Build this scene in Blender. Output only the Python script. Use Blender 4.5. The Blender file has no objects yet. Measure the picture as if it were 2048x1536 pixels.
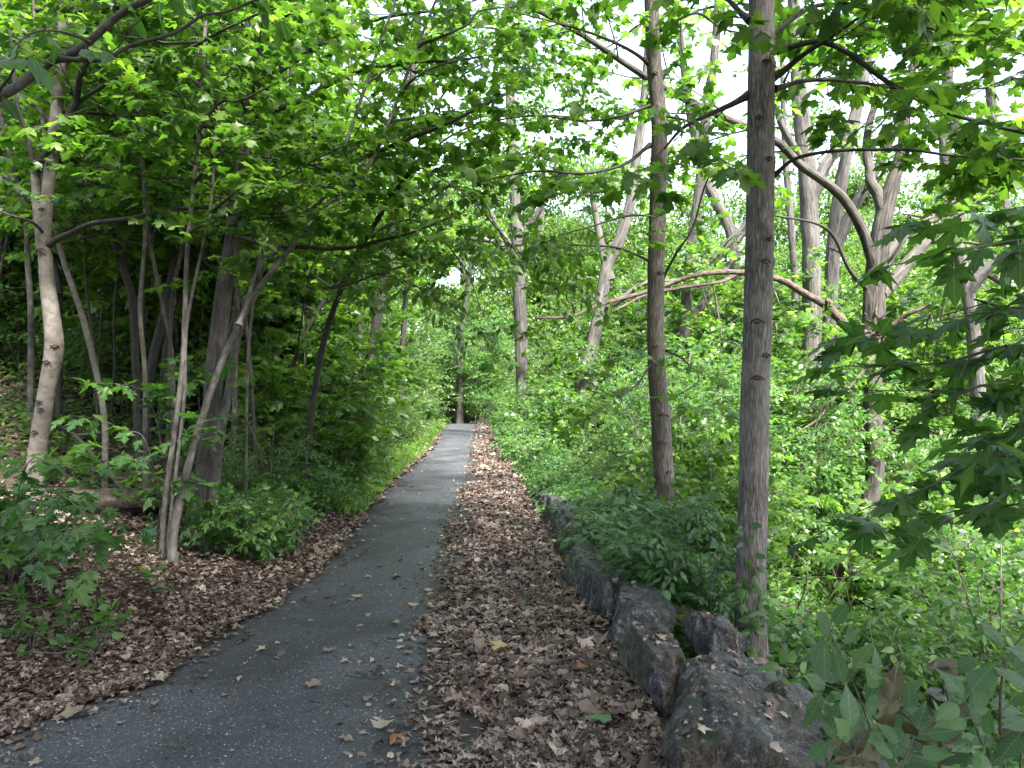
import bpy, math, random
import numpy as np
from mathutils import Vector, noise as mnoise

SEED = 7
rng = np.random.default_rng(SEED)
random.seed(SEED)
C = bpy.context.scene.collection
F, CX, CY, CAMZ = 1547.0, 1024.0, 768.0, 1.6
DENS = 1.4
UP = np.array([0.0, 0.0, 1.0])


def P(px, py, Y):
    return np.array([(px - CX) / F * Y, Y, CAMZ - (py - CY) / F * Y])


def unit(v):
    v = np.asarray(v, float)
    return v / (np.linalg.norm(v) + 1e-9)


# ------------------------------------------------------------------ terrain
_ly = [-14, 0, 2.5, 3.63, 3.9, 4.2, 4.65, 5.13, 5.73, 6.84, 8.8, 11.7, 18.75, 31, 60]
_lx = [-3.4, -3.1, -2.75, -2.42, -2.27, -2.05, -2.06, -1.97, -1.87, -1.80, -1.88, -2.0, -2.1, -2.69, -7]
_ry = [-14, 3.2, 3.9, 5.7, 8.8, 13.6, 31, 60]
_rx = [0.1, -0.26, -0.34, -0.52, -0.66, -0.69, -1.38, -5.0]
_wy = [-14, 3, 5.6, 7.2, 10.2, 13.6, 18, 31, 60]
_wx = [0.5, 0.56, 0.6, 0.52, 0.44, 0.25, 0.0, -0.78, -4.2]


def xl(y): return np.interp(y, _ly, _lx)
def xr(y): return np.interp(y, _ry, _rx)
def xw(y): return np.interp(y, _wy, _wx)


def z0(y):
    return -np.interp(y, [-100, 31, 36, 50, 90], [0, 0, 0.35, 1.6, 2.0])


def terr(x, y):
    x = np.asarray(x, float); y = np.asarray(y, float)
    dl = xl(y) - 0.05 - x
    dr = x - xw(y) - 0.35
    z = z0(y) - 0.03
    z = z + np.interp(dl, [0, 0.35, 1.2, 6, 14, 30, 70], [0, 0.05, 0.2, 1.75, 4.6, 8.5, 12])
    z = z - np.interp(dr, [0, 0.3, 4, 12, 22, 60], [0, 0.05, 1.75, 4.2, 4.8, 2.5])
    off = np.clip(np.maximum(dl, dr), 0, 2) / 2
    z = z + off * (0.13 * np.sin(x * 1.7 + 0.6 * y) * np.cos(y * 1.3 - 0.4 * x) + 0.05 * np.sin(x * 4.1) * np.sin(y * 3.7))
    return z


def ground_hit(px, py):
    d = np.array([(px - CX) / F, 1.0, -(py - CY) / F])
    Y = np.arange(1.5, 80, 0.02)
    zz = CAMZ + d[2] * Y
    hit = np.nonzero(zz < terr(d[0] * Y, Y))[0]
    y = Y[hit[0]] if len(hit) else 40.0
    return np.array([d[0] * y, y, float(terr(d[0] * y, y))])


# ------------------------------------------------------------------ mesh helpers
def mesh_from(name, V, T, mats, mat_idx=None, uv=None, smooth=False):
    V = np.asarray(V, np.float32); T = np.asarray(T, np.int32)
    k = T.shape[1]
    me = bpy.data.meshes.new(name)
    me.vertices.add(len(V)); me.vertices.foreach_set('co', V.ravel())
    me.loops.add(T.size); me.loops.foreach_set('vertex_index', T.ravel())
    me.polygons.add(len(T))
    me.polygons.foreach_set('loop_start', np.arange(0, T.size, k, dtype=np.int32))
    if mat_idx is not None:
        me.polygons.foreach_set('material_index', np.asarray(mat_idx, np.int32))
    if smooth:
        me.polygons.foreach_set('use_smooth', np.ones(len(T), bool))
    if uv is not None:
        l = me.uv_layers.new(name='uv')
        l.data.foreach_set('uv', np.asarray(uv, np.float32)[T.ravel()].ravel())
    for m in (mats if isinstance(mats, (list, tuple)) else [mats]):
        me.materials.append(m)
    me.update(calc_edges=True)
    return me


def link(name, me, parent=None, loc=None):
    o = bpy.data.objects.new(name, me)
    C.objects.link(o)
    if parent is not None: o.parent = parent
    if loc is not None: o.location = loc
    return o


def tag(o, label=None, cat=None, group=None, kind=None):
    if label: o['label'] = label
    if cat: o['category'] = cat
    if group: o['group'] = group
    if kind: o['kind'] = kind
    return o


def catmull(pts, n):
    pts = np.asarray(pts, float)
    if len(pts) < 3:
        t = np.linspace(0, 1, n)[:, None]
        return pts[0] * (1 - t) + pts[-1] * t
    p = np.vstack([2 * pts[0] - pts[1], pts, 2 * pts[-1] - pts[-2]])
    m = len(pts) - 1
    u = np.linspace(0, m - 1e-6, n)
    i = u.astype(int); t = (u - i)[:, None]
    a, b, c, d = p[i], p[i + 1], p[i + 2], p[i + 3]
    return 0.5 * (2 * b + (c - a) * t + (2 * a - 5 * b + 4 * c - d) * t ** 2 + (3 * b - a - 3 * c + d) * t ** 3)


class MB:
    """collects tubes (quads) and builds one mesh"""
    def __init__(s): s.V = []; s.Q = []; s.B = []; s.n = 0

    def tube(s, pts, rad, seg=6, cap=True, bump=None):
        pts = np.asarray(pts, float); n = len(pts)
        rad = np.broadcast_to(np.asarray(rad, float), (n,))
        tan = np.gradient(pts, axis=0)
        tan /= np.linalg.norm(tan, axis=1)[:, None] + 1e-9
        ref = np.array([0.37, 0.93, 0.05]) if abs(tan[0][2]) > 0.6 else np.array([0.0, 0.0, 1.0])
        a = ref - tan * (tan @ ref)[:, None]
        a /= np.linalg.norm(a, axis=1)[:, None] + 1e-9
        b = np.cross(tan, a)
        th = np.arange(seg) * 2 * math.pi / seg
        r = rad[:, None] * np.ones(seg)[None]
        if bump is not None: r = r * bump(pts, th)
        V = pts[:, None, :] + r[:, :, None] * (np.cos(th)[None, :, None] * a[:, None, :] + np.sin(th)[None, :, None] * b[:, None, :])
        V = V.reshape(-1, 3)
        run = np.concatenate([[0], np.cumsum(np.linalg.norm(np.diff(pts, axis=0), axis=1))])
        off = rng.uniform(-20, 20, 3)
        B = np.stack([rad[:, None] * np.cos(th)[None], rad[:, None] * np.sin(th)[None], run[:, None] + 0 * th[None]], -1).reshape(-1, 3) + off
        s.B.append(B)
        i = np.arange(n - 1)[:, None] * seg; j = np.arange(seg)[None]; jn = (j + 1) % seg
        Q = np.stack([i + j, i + jn, i + seg + jn, i + seg + j], -1).reshape(-1, 4)
        s.Q.append(Q + s.n); s.V.append(V); s.n += len(V)
        if cap:
            tip = pts[-1] + tan[-1] * rad[-1] * 0.6
            s.V.append(tip[None]); s.B.append(B[-1:] * 1.0); e = s.n - seg
            s.Q.append(np.stack([e + j[0], e + jn[0], np.full(seg, s.n), np.full(seg, s.n)], -1)); s.n += 1

    def build(s, name, mat, parent=None, origin=None, smooth=True):
        if not s.V: return None
        V = np.vstack(s.V); Q = np.vstack(s.Q)
        if origin is not None: V = V - origin
        deg = Q[:, 2] == Q[:, 3]
        T = np.vstack([Q[:, [0, 1, 2]], Q[~deg][:, [0, 2, 3]]])
        me = mesh_from(name, V, T, mat, smooth=smooth)
        at = me.attributes.new('bark_co', 'FLOAT_VECTOR', 'POINT')
        at.data.foreach_set('vector', np.vstack(s.B).astype(np.float32).ravel())
        return link(name, me, parent)


# ------------------------------------------------------------------ leaf templates
def fan(half, centre, fold=0.12, droop=0.22):
    right = np.array(half, float)
    left = right[1:-1][::-1] * [-1, 1]
    out = np.vstack([right, left])
    v = np.vstack([[centre], out])
    z = -fold * np.abs(v[:, 0]) - droop * (np.clip(v[:, 1], 0, 2) ** 2) * 0.5
    V = np.column_stack([v, z]); V[0, 2] += 0.02
    n = len(out)
    T = np.array([[0, 1 + i, 1 + (i + 1) % n] for i in range(n)])
    return V, T


MAPLE_MID = fan([(0, .03), (.13, -.08), (.36, -.10), (.31, .02), (.56, .10), (.45, .20), (.62, .50), (.42, .44), (.34, .50),
                (.20, .43), (.24, .60), (.33, .76), (.18, .76), (0, 1.02)], (0, .3), 0.16, 0.22)
def rich(tm, centre, curl=(.22, .20), fold=.05, stalk=.5):
    V, T = tm; out = V[1:, :2]; c = np.array(centre); n = len(out)
    ring = c + (out - c) * .5
    P2 = np.vstack([[c], ring, out])
    z = -curl[0] * P2[:, 0] ** 2 - curl[1] * np.clip(P2[:, 1], 0, 2) ** 2 + fold * np.abs(P2[:, 0])
    tri = []
    for i in range(n):
        j = (i + 1) % n
        tri += [[0, 1 + i, 1 + j], [1 + i, 1 + n + i, 1 + n + j], [1 + i, 1 + n + j, 1 + j]]
    V3 = np.column_stack([P2, z]); k = len(V3)
    V3 = np.vstack([V3, [[-.012, .02, 0], [.012, .02, 0], [.010, -stalk, .06], [-.010, -stalk, .06]]])
    return V3, np.array(tri + [[k, k + 1, k + 2], [k, k + 2, k + 3]])


MAPLE_HI = rich(MAPLE_MID, (0, .3))
MAPLE_LO = fan([(0, .0), (.38, -.10), (.33, .08), (.62, .44), (.22, .44), (.28, .70), (0, 1.0)], (0, .3), 0.2, 0.25)
OVATE_HI = fan([(0, 0), (.16, .08), (.27, .25), (.28, .45), (.2, .68), (.07, .88), (0, 1.04)], (0, .42), 0.22, 0.25)
OVATE_RICH = rich(OVATE_HI, (0, .45), (.5, .18), .02, .25)
KITE = (np.array([[0, 0, 0], [.27, .4, -.06], [0, 1, -.16], [-.27, .4, -.06]], float), np.array([[0, 1, 2], [0, 2, 3]]))
KITE[0][:, 2] += [0, 0, 0, 0]
LANCE = (np.array([[0, 0, 0], [.14, .35, -.04], [0, 1, -.2], [-.14, .35, -.04]], float), np.array([[0, 1, 2], [0, 2, 3]]))


def variants(tm, n, seed):
    r = np.random.default_rng(seed); out = [tm]
    for _ in range(n):
        V, T = tm; V = V.copy()
        V[:, :2] += r.normal(0, .022, (len(V), 2)) * (np.abs(V[:, :1]) > .05)
        V[:, 0] *= r.uniform(.85, 1.1)
        V[:, 2] += r.normal(0, .25) * V[:, 0] ** 2 + r.normal(0, .18) * V[:, 1] ** 2 + r.normal(0, .12) * V[:, 0] + r.normal(0, .012, len(V))
        out.append((V, T))
    return out


class Leaves:
    def __init__(s): s.d = {}

    def add(s, key, pos, dirv, nrm, size):
        s.d.setdefault(key, []).append((np.atleast_2d(pos), np.atleast_2d(dirv), np.atleast_2d(nrm), np.atleast_1d(size)))

    def arrays(s, templates):
        VV, TT, UU, n = [], [], [], 0
        for key, lst in s.d.items():
            P4 = [np.vstack([a[q] for a in lst]) for q in range(3)]; S4 = np.concatenate([a[3] for a in lst])
            nv = VARS.get(key, 0) + 1
            pick = rng.integers(0, nv, len(S4))
            for q in range(nv):
                m = pick == q
                if not m.any(): continue
                V, T = templates['%s/%d' % (key, q) if nv > 1 else key]
                pos, d, nr, sz = P4[0][m], P4[1][m], P4[2][m], S4[m]
                d = d / (np.linalg.norm(d, axis=1)[:, None] + 1e-9)
                x = np.cross(d, nr); x /= np.linalg.norm(x, axis=1)[:, None] + 1e-9
                z = np.cross(x, d)
                wob = rng.uniform(0.82, 1.18, (len(pos), 1, 1))
                W = pos[:, None] + sz[:, None, None] * (V[None, :, 0:1] * wob * x[:, None] + V[None, :, 1:2] * d[:, None] + V[None, :, 2:3] * rng.uniform(0.3, 1.9, (len(pos), 1, 1)) * z[:, None])
                N, k = len(pos), len(V)
                VV.append(W.reshape(-1, 3)); TT.append((T[None] + (np.arange(N) * k)[:, None, None]).reshape(-1, 3) + n)
                UU.append(np.tile(V[:, :2], (N, 1))); n += N * k
        return np.vstack(VV), np.vstack(TT), np.vstack(UU)

    def count(s): return sum(len(a[3]) for l in s.d.values() for a in l)

    def build(s, name, mat, parent=None, origin=None):
        if not s.d: return None
        V, T, U = s.arrays(TEMPL)
        if origin is not None: V = V - origin
        return link(name, mesh_from(name, V, T, mat, uv=U, smooth=any(k in ('maple', 'ovate_rich') for k in s.d)), parent)


TEMPL = dict(maple=MAPLE_HI, maple_mid=MAPLE_MID, ovate_rich=OVATE_RICH, maple_lo=MAPLE_LO, ovate=OVATE_HI, kite=KITE, lance=LANCE)
VARS = dict(maple=6, maple_mid=5, ovate_rich=6, maple_lo=4, ovate=5)
for k_, n_ in VARS.items():
    for i_, v_ in enumerate(variants(TEMPL[k_], n_, 40 + n_)): TEMPL['%s/%d' % (k_, i_)] = v_

# ------------------------------------------------------------------ materials
def new_mat(name):
    m = bpy.data.materials.new(name); m.use_nodes = True
    nt = m.node_tree; nt.nodes.clear()
    return m, nt


def N(nt, t, **k):
    n = nt.nodes.new(t)
    for a, b in k.items():
        if a in n.inputs: n.inputs[a].default_value = b
        else: setattr(n, a, b)
    return n


def ramp(nt, fac, stops, interp='LINEAR'):
    r = nt.nodes.new('ShaderNodeValToRGB'); r.color_ramp.interpolation = interp
    e = r.color_ramp.elements
    while len(e) < len(stops): e.new(0.5)
    for q, (p, c) in zip(e, stops):
        q.position = p; q.color = (*c, 1) if len(c) == 3 else c
    nt.links.new(fac, r.inputs['Fac'])
    return r


def leaf_mat(name, stops, trans=0.5, tint=(1.22, 1.38, 0.60), rough=0.42, vein=False, spec=0.4, patch=None):
    m, nt = new_mat(name); L = nt.links
    g = N(nt, 'ShaderNodeNewGeometry')
    r = ramp(nt, g.outputs['Random Per Island'], stops)
    col = r.outputs['Color']
    if patch:      # drifts of another species / of wetter leaves
        tcp = N(nt, 'ShaderNodeTexCoord'); pn = N(nt, 'ShaderNodeTexNoise', Scale=patch[0], Detail=3.0, Roughness=.6); L.new(tcp.outputs['Object'], pn.inputs['Vector'])
        pr = ramp(nt, pn.outputs['Fac'], [(.44, (1, 1, 1)), (.58, patch[1])])
        pm = N(nt, 'ShaderNodeMix', data_type='RGBA', blend_type='MULTIPLY'); pm.inputs['Factor'].default_value = 1; L.new(col, pm.inputs[6]); L.new(pr.outputs[0], pm.inputs[7]); col = pm.outputs[2]
    if vein:
        uv = N(nt, 'ShaderNodeUVMap'); sep = N(nt, 'ShaderNodeSeparateXYZ'); L.new(uv.outputs[0], sep.inputs[0])
        ab = N(nt, 'ShaderNodeMath', operation='ABSOLUTE'); L.new(sep.outputs['X'], ab.inputs[0])
        v1 = N(nt, 'ShaderNodeMath', operation='LESS_THAN'); L.new(ab.outputs[0], v1.inputs[0]); v1.inputs[1].default_value = 0.012
        if vein == 'maple':      # main ribs fan out from the stalk
            at = N(nt, 'ShaderNodeMath', operation='ARCTAN2'); L.new(ab.outputs[0], at.inputs[0]); L.new(sep.outputs['Y'], at.inputs[1])
            q1 = N(nt, 'ShaderNodeMath', operation='COMPARE'); L.new(at.outputs[0], q1.inputs[0]); q1.inputs[1].default_value = .89; q1.inputs[2].default_value = .025
            q2 = N(nt, 'ShaderNodeMath', operation='COMPARE'); L.new(at.outputs[0], q2.inputs[0]); q2.inputs[1].default_value = 1.55; q2.inputs[2].default_value = .03
            v2 = N(nt, 'ShaderNodeMath', operation='MAXIMUM'); L.new(q1.outputs[0], v2.inputs[0]); L.new(q2.outputs[0], v2.inputs[1])
        else:
            ma = N(nt, 'ShaderNodeMath', operation='MULTIPLY_ADD'); L.new(ab.outputs[0], ma.inputs[0]); ma.inputs[1].default_value = -0.8; L.new(sep.outputs['Y'], ma.inputs[2])
            fr = N(nt, 'ShaderNodeMath', operation='PINGPONG'); L.new(ma.outputs[0], fr.inputs[0]); fr.inputs[1].default_value = 0.085
            v2 = N(nt, 'ShaderNodeMath', operation='LESS_THAN'); L.new(fr.outputs[0], v2.inputs[0]); v2.inputs[1].default_value = 0.006
        mx = N(nt, 'ShaderNodeMath', operation='MAXIMUM'); L.new(v1.outputs[0], mx.inputs[0]); L.new(v2.outputs[0], mx.inputs[1])
        sc = N(nt, 'ShaderNodeMath', operation='MULTIPLY'); L.new(mx.outputs[0], sc.inputs[0]); sc.inputs[1].default_value = 0.45
        mix = N(nt, 'ShaderNodeMix', data_type='RGBA'); L.new(sc.outputs[0], mix.inputs['Factor'])
        L.new(col, mix.inputs[6]); mix.inputs[7].default_value = (0.16, 0.24, 0.07, 1)
        col = mix.outputs[2]
    p = N(nt, 'ShaderNodeBsdfPrincipled', Roughness=rough); p.inputs['Specular IOR Level'].default_value = spec
    L.new(col, p.inputs['Base Color'])
    mul = N(nt, 'ShaderNodeMix', data_type='RGBA', blend_type='MULTIPLY'); mul.inputs['Factor'].default_value = 1
    L.new(col, mul.inputs[6]); mul.inputs[7].default_value = (*[1.9 * t for t in tint], 1); mul.clamp_result = False
    t = N(nt, 'ShaderNodeBsdfTranslucent'); L.new(mul.outputs[2], t.inputs['Color'])
    ms = N(nt, 'ShaderNodeMixShader'); ms.inputs[0].default_value = trans
    L.new(p.outputs[0], ms.inputs[1]); L.new(t.outputs[0], ms.inputs[2])
    o = N(nt, 'ShaderNodeOutputMaterial'); L.new(ms.outputs[0], o.inputs[0])
    return m


def bark_mat(name, dark, mid, light, sx=30, sz=4, bump=0.5, patch=(0.5, 0.5, 0.5), patch_amt=0.0, dist=0.01):
    m, nt = new_mat(name); L = nt.links
    tc = N(nt, 'ShaderNodeAttribute', attribute_name='bark_co')
    mp = N(nt, 'ShaderNodeMapping'); L.new(tc.outputs['Vector'], mp.inputs[0]); mp.inputs['Scale'].default_value = (sx, sx, sz)
    n1 = N(nt, 'ShaderNodeTexNoise', Scale=1.0, Detail=6.0, Roughness=0.62, Distortion=0.4); L.new(mp.outputs[0], n1.inputs['Vector'])
    r1 = ramp(nt, n1.outputs['Fac'], [(0.36, dark), (0.5, mid), (0.66, light)])
    n2 = N(nt, 'ShaderNodeTexNoise', Scale=3.0, Detail=5.0, Roughness=0.6); L.new(tc.outputs['Vector'], n2.inputs['Vector'])
    r2 = ramp(nt, n2.outputs['Fac'], [(0.45, (0, 0, 0)), (0.68, (1, 1, 1))])
    k = N(nt, 'ShaderNodeMath', operation='MULTIPLY'); L.new(r2.outputs[0], k.inputs[0]); k.inputs[1].default_value = patch_amt
    mx = N(nt, 'ShaderNodeMix', data_type='RGBA'); L.new(k.outputs[0], mx.inputs['Factor']); L.new(r1.outputs[0], mx.inputs[6]); mx.inputs[7].default_value = (*patch, 1)
    p = N(nt, 'ShaderNodeBsdfPrincipled', Roughness=0.85); L.new(mx.outputs[2], p.inputs['Base Color'])
    b = N(nt, 'ShaderNodeBump', Strength=bump, Distance=dist); L.new(n1.outputs['Fac'], b.inputs['Height']); L.new(b.outputs[0], p.inputs['Normal'])
    o = N(nt, 'ShaderNodeOutputMaterial'); L.new(p.outputs[0], o.inputs[0])
    return m


M = {}
M['maple'] = leaf_mat('maple_leaf', [(0, (.030, .070, .013)), (.4, (.048, .103, .017)), (.75, (.072, .138, .022)), (1, (.115, .175, .03))], 0.46)
M['maple_near'] = leaf_mat('maple_leaf_near', [(0, (.024, .066, .018)), (.5, (.037, .092, .022)), (1, (.062, .125, .027))], 0.40, vein='maple')
M['small'] = leaf_mat('thicket_leaf', [(0, (.034, .078, .017)), (.5, (.055, .115, .023)), (.9, (.085, .15, .03)), (1, (.15, .19, .045))], 0.40)
M['herb'] = leaf_mat('ground_leaf', [(0, (.036, .088, .022)), (.5, (.062, .135, .032)), (.92, (.095, .175, .042)), (1, (.18, .24, .05))], 0.42, rough=.44, spec=.4, patch=(.55, (.60, .72, .78)))
M['far'] = leaf_mat('far_leaf', [(0, (.042, .082, .02)), (.5, (.065, .12, .028)), (1, (.105, .165, .04))], 0.42)
M['ash'] = leaf_mat('ash_leaf', [(0, (.035, .080, .038)), (.5, (.052, .108, .05)), (1, (.078, .14, .062))], 0.26, vein='ash', rough=.5, spec=.3)
M['dead'] = leaf_mat('withered_leaf', [(0, (.035, .030, .018)), (.5, (.075, .066, .036)), (1, (.14, .125, .075))], 0.25, tint=(1, .9, .6), vein='ash')
M['litter'] = leaf_mat('fallen_leaf', [(0, (.026, .015, .011)), (.25, (.070, .044, .034)), (.5, (.140, .098, .078)), (.75, (.225, .170, .142)), (.92, (.32, .255, .215)), (1, (.42, .35, .28))], 0.10, tint=(.8, .7, .6), rough=0.5, spec=0.4, patch=(1.6, (.70, .66, .63)))
M['grass'] = leaf_mat('grass_blade', [(0, (.055, .115, .022)), (.5, (.085, .16, .03)), (1, (.15, .20, .05))], 0.4)
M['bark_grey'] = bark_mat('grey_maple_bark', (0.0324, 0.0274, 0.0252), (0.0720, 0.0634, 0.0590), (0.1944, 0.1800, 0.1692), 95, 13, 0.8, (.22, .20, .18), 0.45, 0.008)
M['bark_brown'] = bark_mat('brown_maple_bark', (.026, .020, .017), (.064, .052, .044), (.15, .13, .112), 80, 12, 0.8, (.11, .085, .066), 0.4, 0.008)
M['bark_pale'] = bark_mat('pale_smooth_bark', (.070, .058, .048), (.135, .116, .098), (.20, .178, .153), 9, 14, 0.3, (.085, .075, .062), 0.5, 0.006)
M['bark_rough'] = bark_mat('furrowed_bark', (0.0081, 0.0063, 0.0053), (0.0312, 0.0259, 0.0215), (0.0759, 0.0647, 0.0558), 34, 4.0, 1.0, (.12, .105, .085), 0.4, 0.03)
M['bark_far'] = bark_mat('weathered_bark', (0.0238, 0.0213, 0.0187), (0.0578, 0.0527, 0.0467), (0.1148, 0.1062, 0.0952), 18, 2.6, 1.0, (.14, .13, .11), 0.3, 0.04)
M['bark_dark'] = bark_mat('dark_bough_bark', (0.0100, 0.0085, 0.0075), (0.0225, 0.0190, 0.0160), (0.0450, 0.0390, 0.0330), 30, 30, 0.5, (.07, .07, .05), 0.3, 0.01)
M['bark_scar'] = bark_mat('scar_bark', (.02, .014, .011), (.05, .036, .028), (.14, .11, .09), 60, 60, .6)
M['bark_stem'] = bark_mat('sapling_bark', (0.0216, 0.0187, 0.0158), (0.0540, 0.0475, 0.0403), (0.1152, 0.1044, 0.0900), 26, 12, 0.5, (.2, .18, .16), 0.4, 0.006)
M['bark_dead'] = bark_mat('dead_wood', (0.0225, 0.0135, 0.0090), (0.0585, 0.0382, 0.0270), (0.1215, 0.0945, 0.0743), 26, 14, 0.9, (.06, .05, .045), 0.5, 0.02)


# ------------------------------------------------------------------ growth
class Opt:
    def __init__(s, **k):
        s.key = 'maple_lo'; s.size = 0.10; s.space = 0.09; s.nspread = 0.42; s.droop = 0.25; s.twig = 0.28; s.bark = 'bark_dark'
        s.leafmat = 'maple'; s.flat = 0.8; s.wander = 0.18; s.ratio = 0.5
        s.__dict__.update(k)


def rand_perp(d):
    v = rng.normal(size=3); v -= d * (v @ d)
    return unit(v)


def leaf_along(lv, pts, o, t0=0.15):
    seg = np.linalg.norm(np.diff(pts, axis=0), axis=1); L = seg.sum()
    n = max(2, int(L / o.space * DENS))
    cum = np.concatenate([[0], np.cumsum(seg)])
    s = np.linspace(t0, 1.0, n) * L
    pos = np.stack([np.interp(s, cum, pts[:, k]) for k in range(3)], 1)
    tan = unit(pts[-1] - pts[0]); lat = np.cross(tan, UP); lat = unit(lat) if np.linalg.norm(lat) > .1 else rand_perp(tan)
    for sgn in (1, -1):
        m = len(pos)
        d = tan * 0.5 + sgn * lat * rng.uniform(.5, 1.1, (m, 1)) + rng.normal(0, .3, (m, 3)) - UP * o.droop * rng.uniform(0, 1.6, (m, 1))
        nr = UP + rng.normal(0, o.nspread, (m, 3))
        d /= np.linalg.norm(d, axis=1)[:, None]
        pet = d * o.size * rng.uniform(.2, .5, (m, 1))
        keep = rng.random(m) < 0.88
        lv.add(o.key, (pos + pet)[keep], d[keep], nr[keep], (o.size * rng.uniform(.6, 1.25, m))[keep])
    lv.add(o.key, pts[-1], tan + rng.normal(0, .2, 3) - UP * o.droop, UP + rng.normal(0, o.nspread, 3), o.size * rng.uniform(.8, 1.2))


def grow(mb, lv, p0, d0, L, r, depth, o, bend=0.0):
    n = 4 if L < 0.5 else 6
    pts = [p0]; d = unit(d0)
    for i in range(n):
        d = unit(d + rng.normal(0, o.wander, 3) * 0.6 + UP * bend / n)
        pts.append(pts[-1] + d * L / n)
    pts = np.array(pts)
    mb.tube(pts, np.linspace(r, max(r * 0.3, 0.0012), len(pts)), 4 if r < 0.012 else 6)
    sprout(mb, lv, pts, r, depth, o, 0.22)


def sprout(mb, lv, pts, r, depth, o, t0=0.25, dens=1.0):
    seg = np.linalg.norm(np.diff(pts, axis=0), axis=1); L = seg.sum()
    if depth <= 0:
        leaf_along(lv, pts, o); return
    cum = np.concatenate([[0], np.cumsum(seg)])
    n = max(2, int(L * (1 - t0) / (o.twig * (1.0 if depth == 1 else 1.5)) * dens * DENS))
    side = 1
    for s in np.linspace(t0, 0.98, n) + rng.uniform(-.03, .03, n):
        s = min(max(s, 0), 1) * L
        k = min(np.searchsorted(cum, s), len(pts) - 1)
        p = np.array([np.interp(s, cum, pts[:, q]) for q in range(3)])
        tan = unit(pts[k] - pts[max(k - 1, 0)])
        lat = np.cross(tan, UP)
        if np.linalg.norm(lat) < .35: lat = rand_perp(tan)
        lat = unit(lat) * side; side = -side
        d = tan * rng.uniform(.3, .9) + lat * rng.uniform(.5, 1.1) + UP * rng.normal(.08, .3) * (1.2 - o.flat)
        cl = (0.30 + o.ratio * L * (1 - 0.6 * s / L) * rng.uniform(.45, .9)) if depth > 1 else rng.uniform(.18, .5) * (o.size / .1) ** .5
        grow(mb, lv, p, d, cl, max(r * 0.45 * (1 - .5 * s / L), 0.002), depth - 1, o, bend=-0.1)
    if depth == 1: leaf_along(lv, pts[len(pts) // 2:], o)


def trunk_bump(amp=0.05, seed=0, scars=(), zbase=None, zr=.2):
    ph = np.random.default_rng(seed).uniform(0, 6.28, 12)

    def f(pts, th):
        z = pts[:, 2][:, None]; t = th[None]
        b = 1 + amp * (np.sin(2 * t + ph[0] + z * 0.9) + 0.6 * np.sin(3 * t + ph[1] - 1.7 * z) + 0.5 * np.sin(5 * t + ph[2] + 3.1 * z + np.sin(z * 4 + ph[3])) + .35 * np.sin(z * 7 + ph[4] + t) + .3 * np.sin(11 * t + ph[5] + 1.5 * np.sin(2.3 * z)))
        if zbase is not None: b = b + .22 * np.exp(-np.maximum(z - zbase, 0) / zr) * np.sin(4 * t + ph[6] + .5 * np.sin(t))
        for zs, ts, w, hgt, a in scars:
            dt = (t - ts + math.pi) % (2 * math.pi) - math.pi
            arch = z - zs + 1.0 * hgt * (dt / w) ** 2
            b = b + a * np.exp(-(dt / w) ** 4) * np.exp(-(arch / (hgt * .35)) ** 2) - 0.6 * a * np.exp(-(dt / (w * .8)) ** 4) * np.exp(-((arch + hgt * .55) / (hgt * .35)) ** 2)
        return b
    return f


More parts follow.
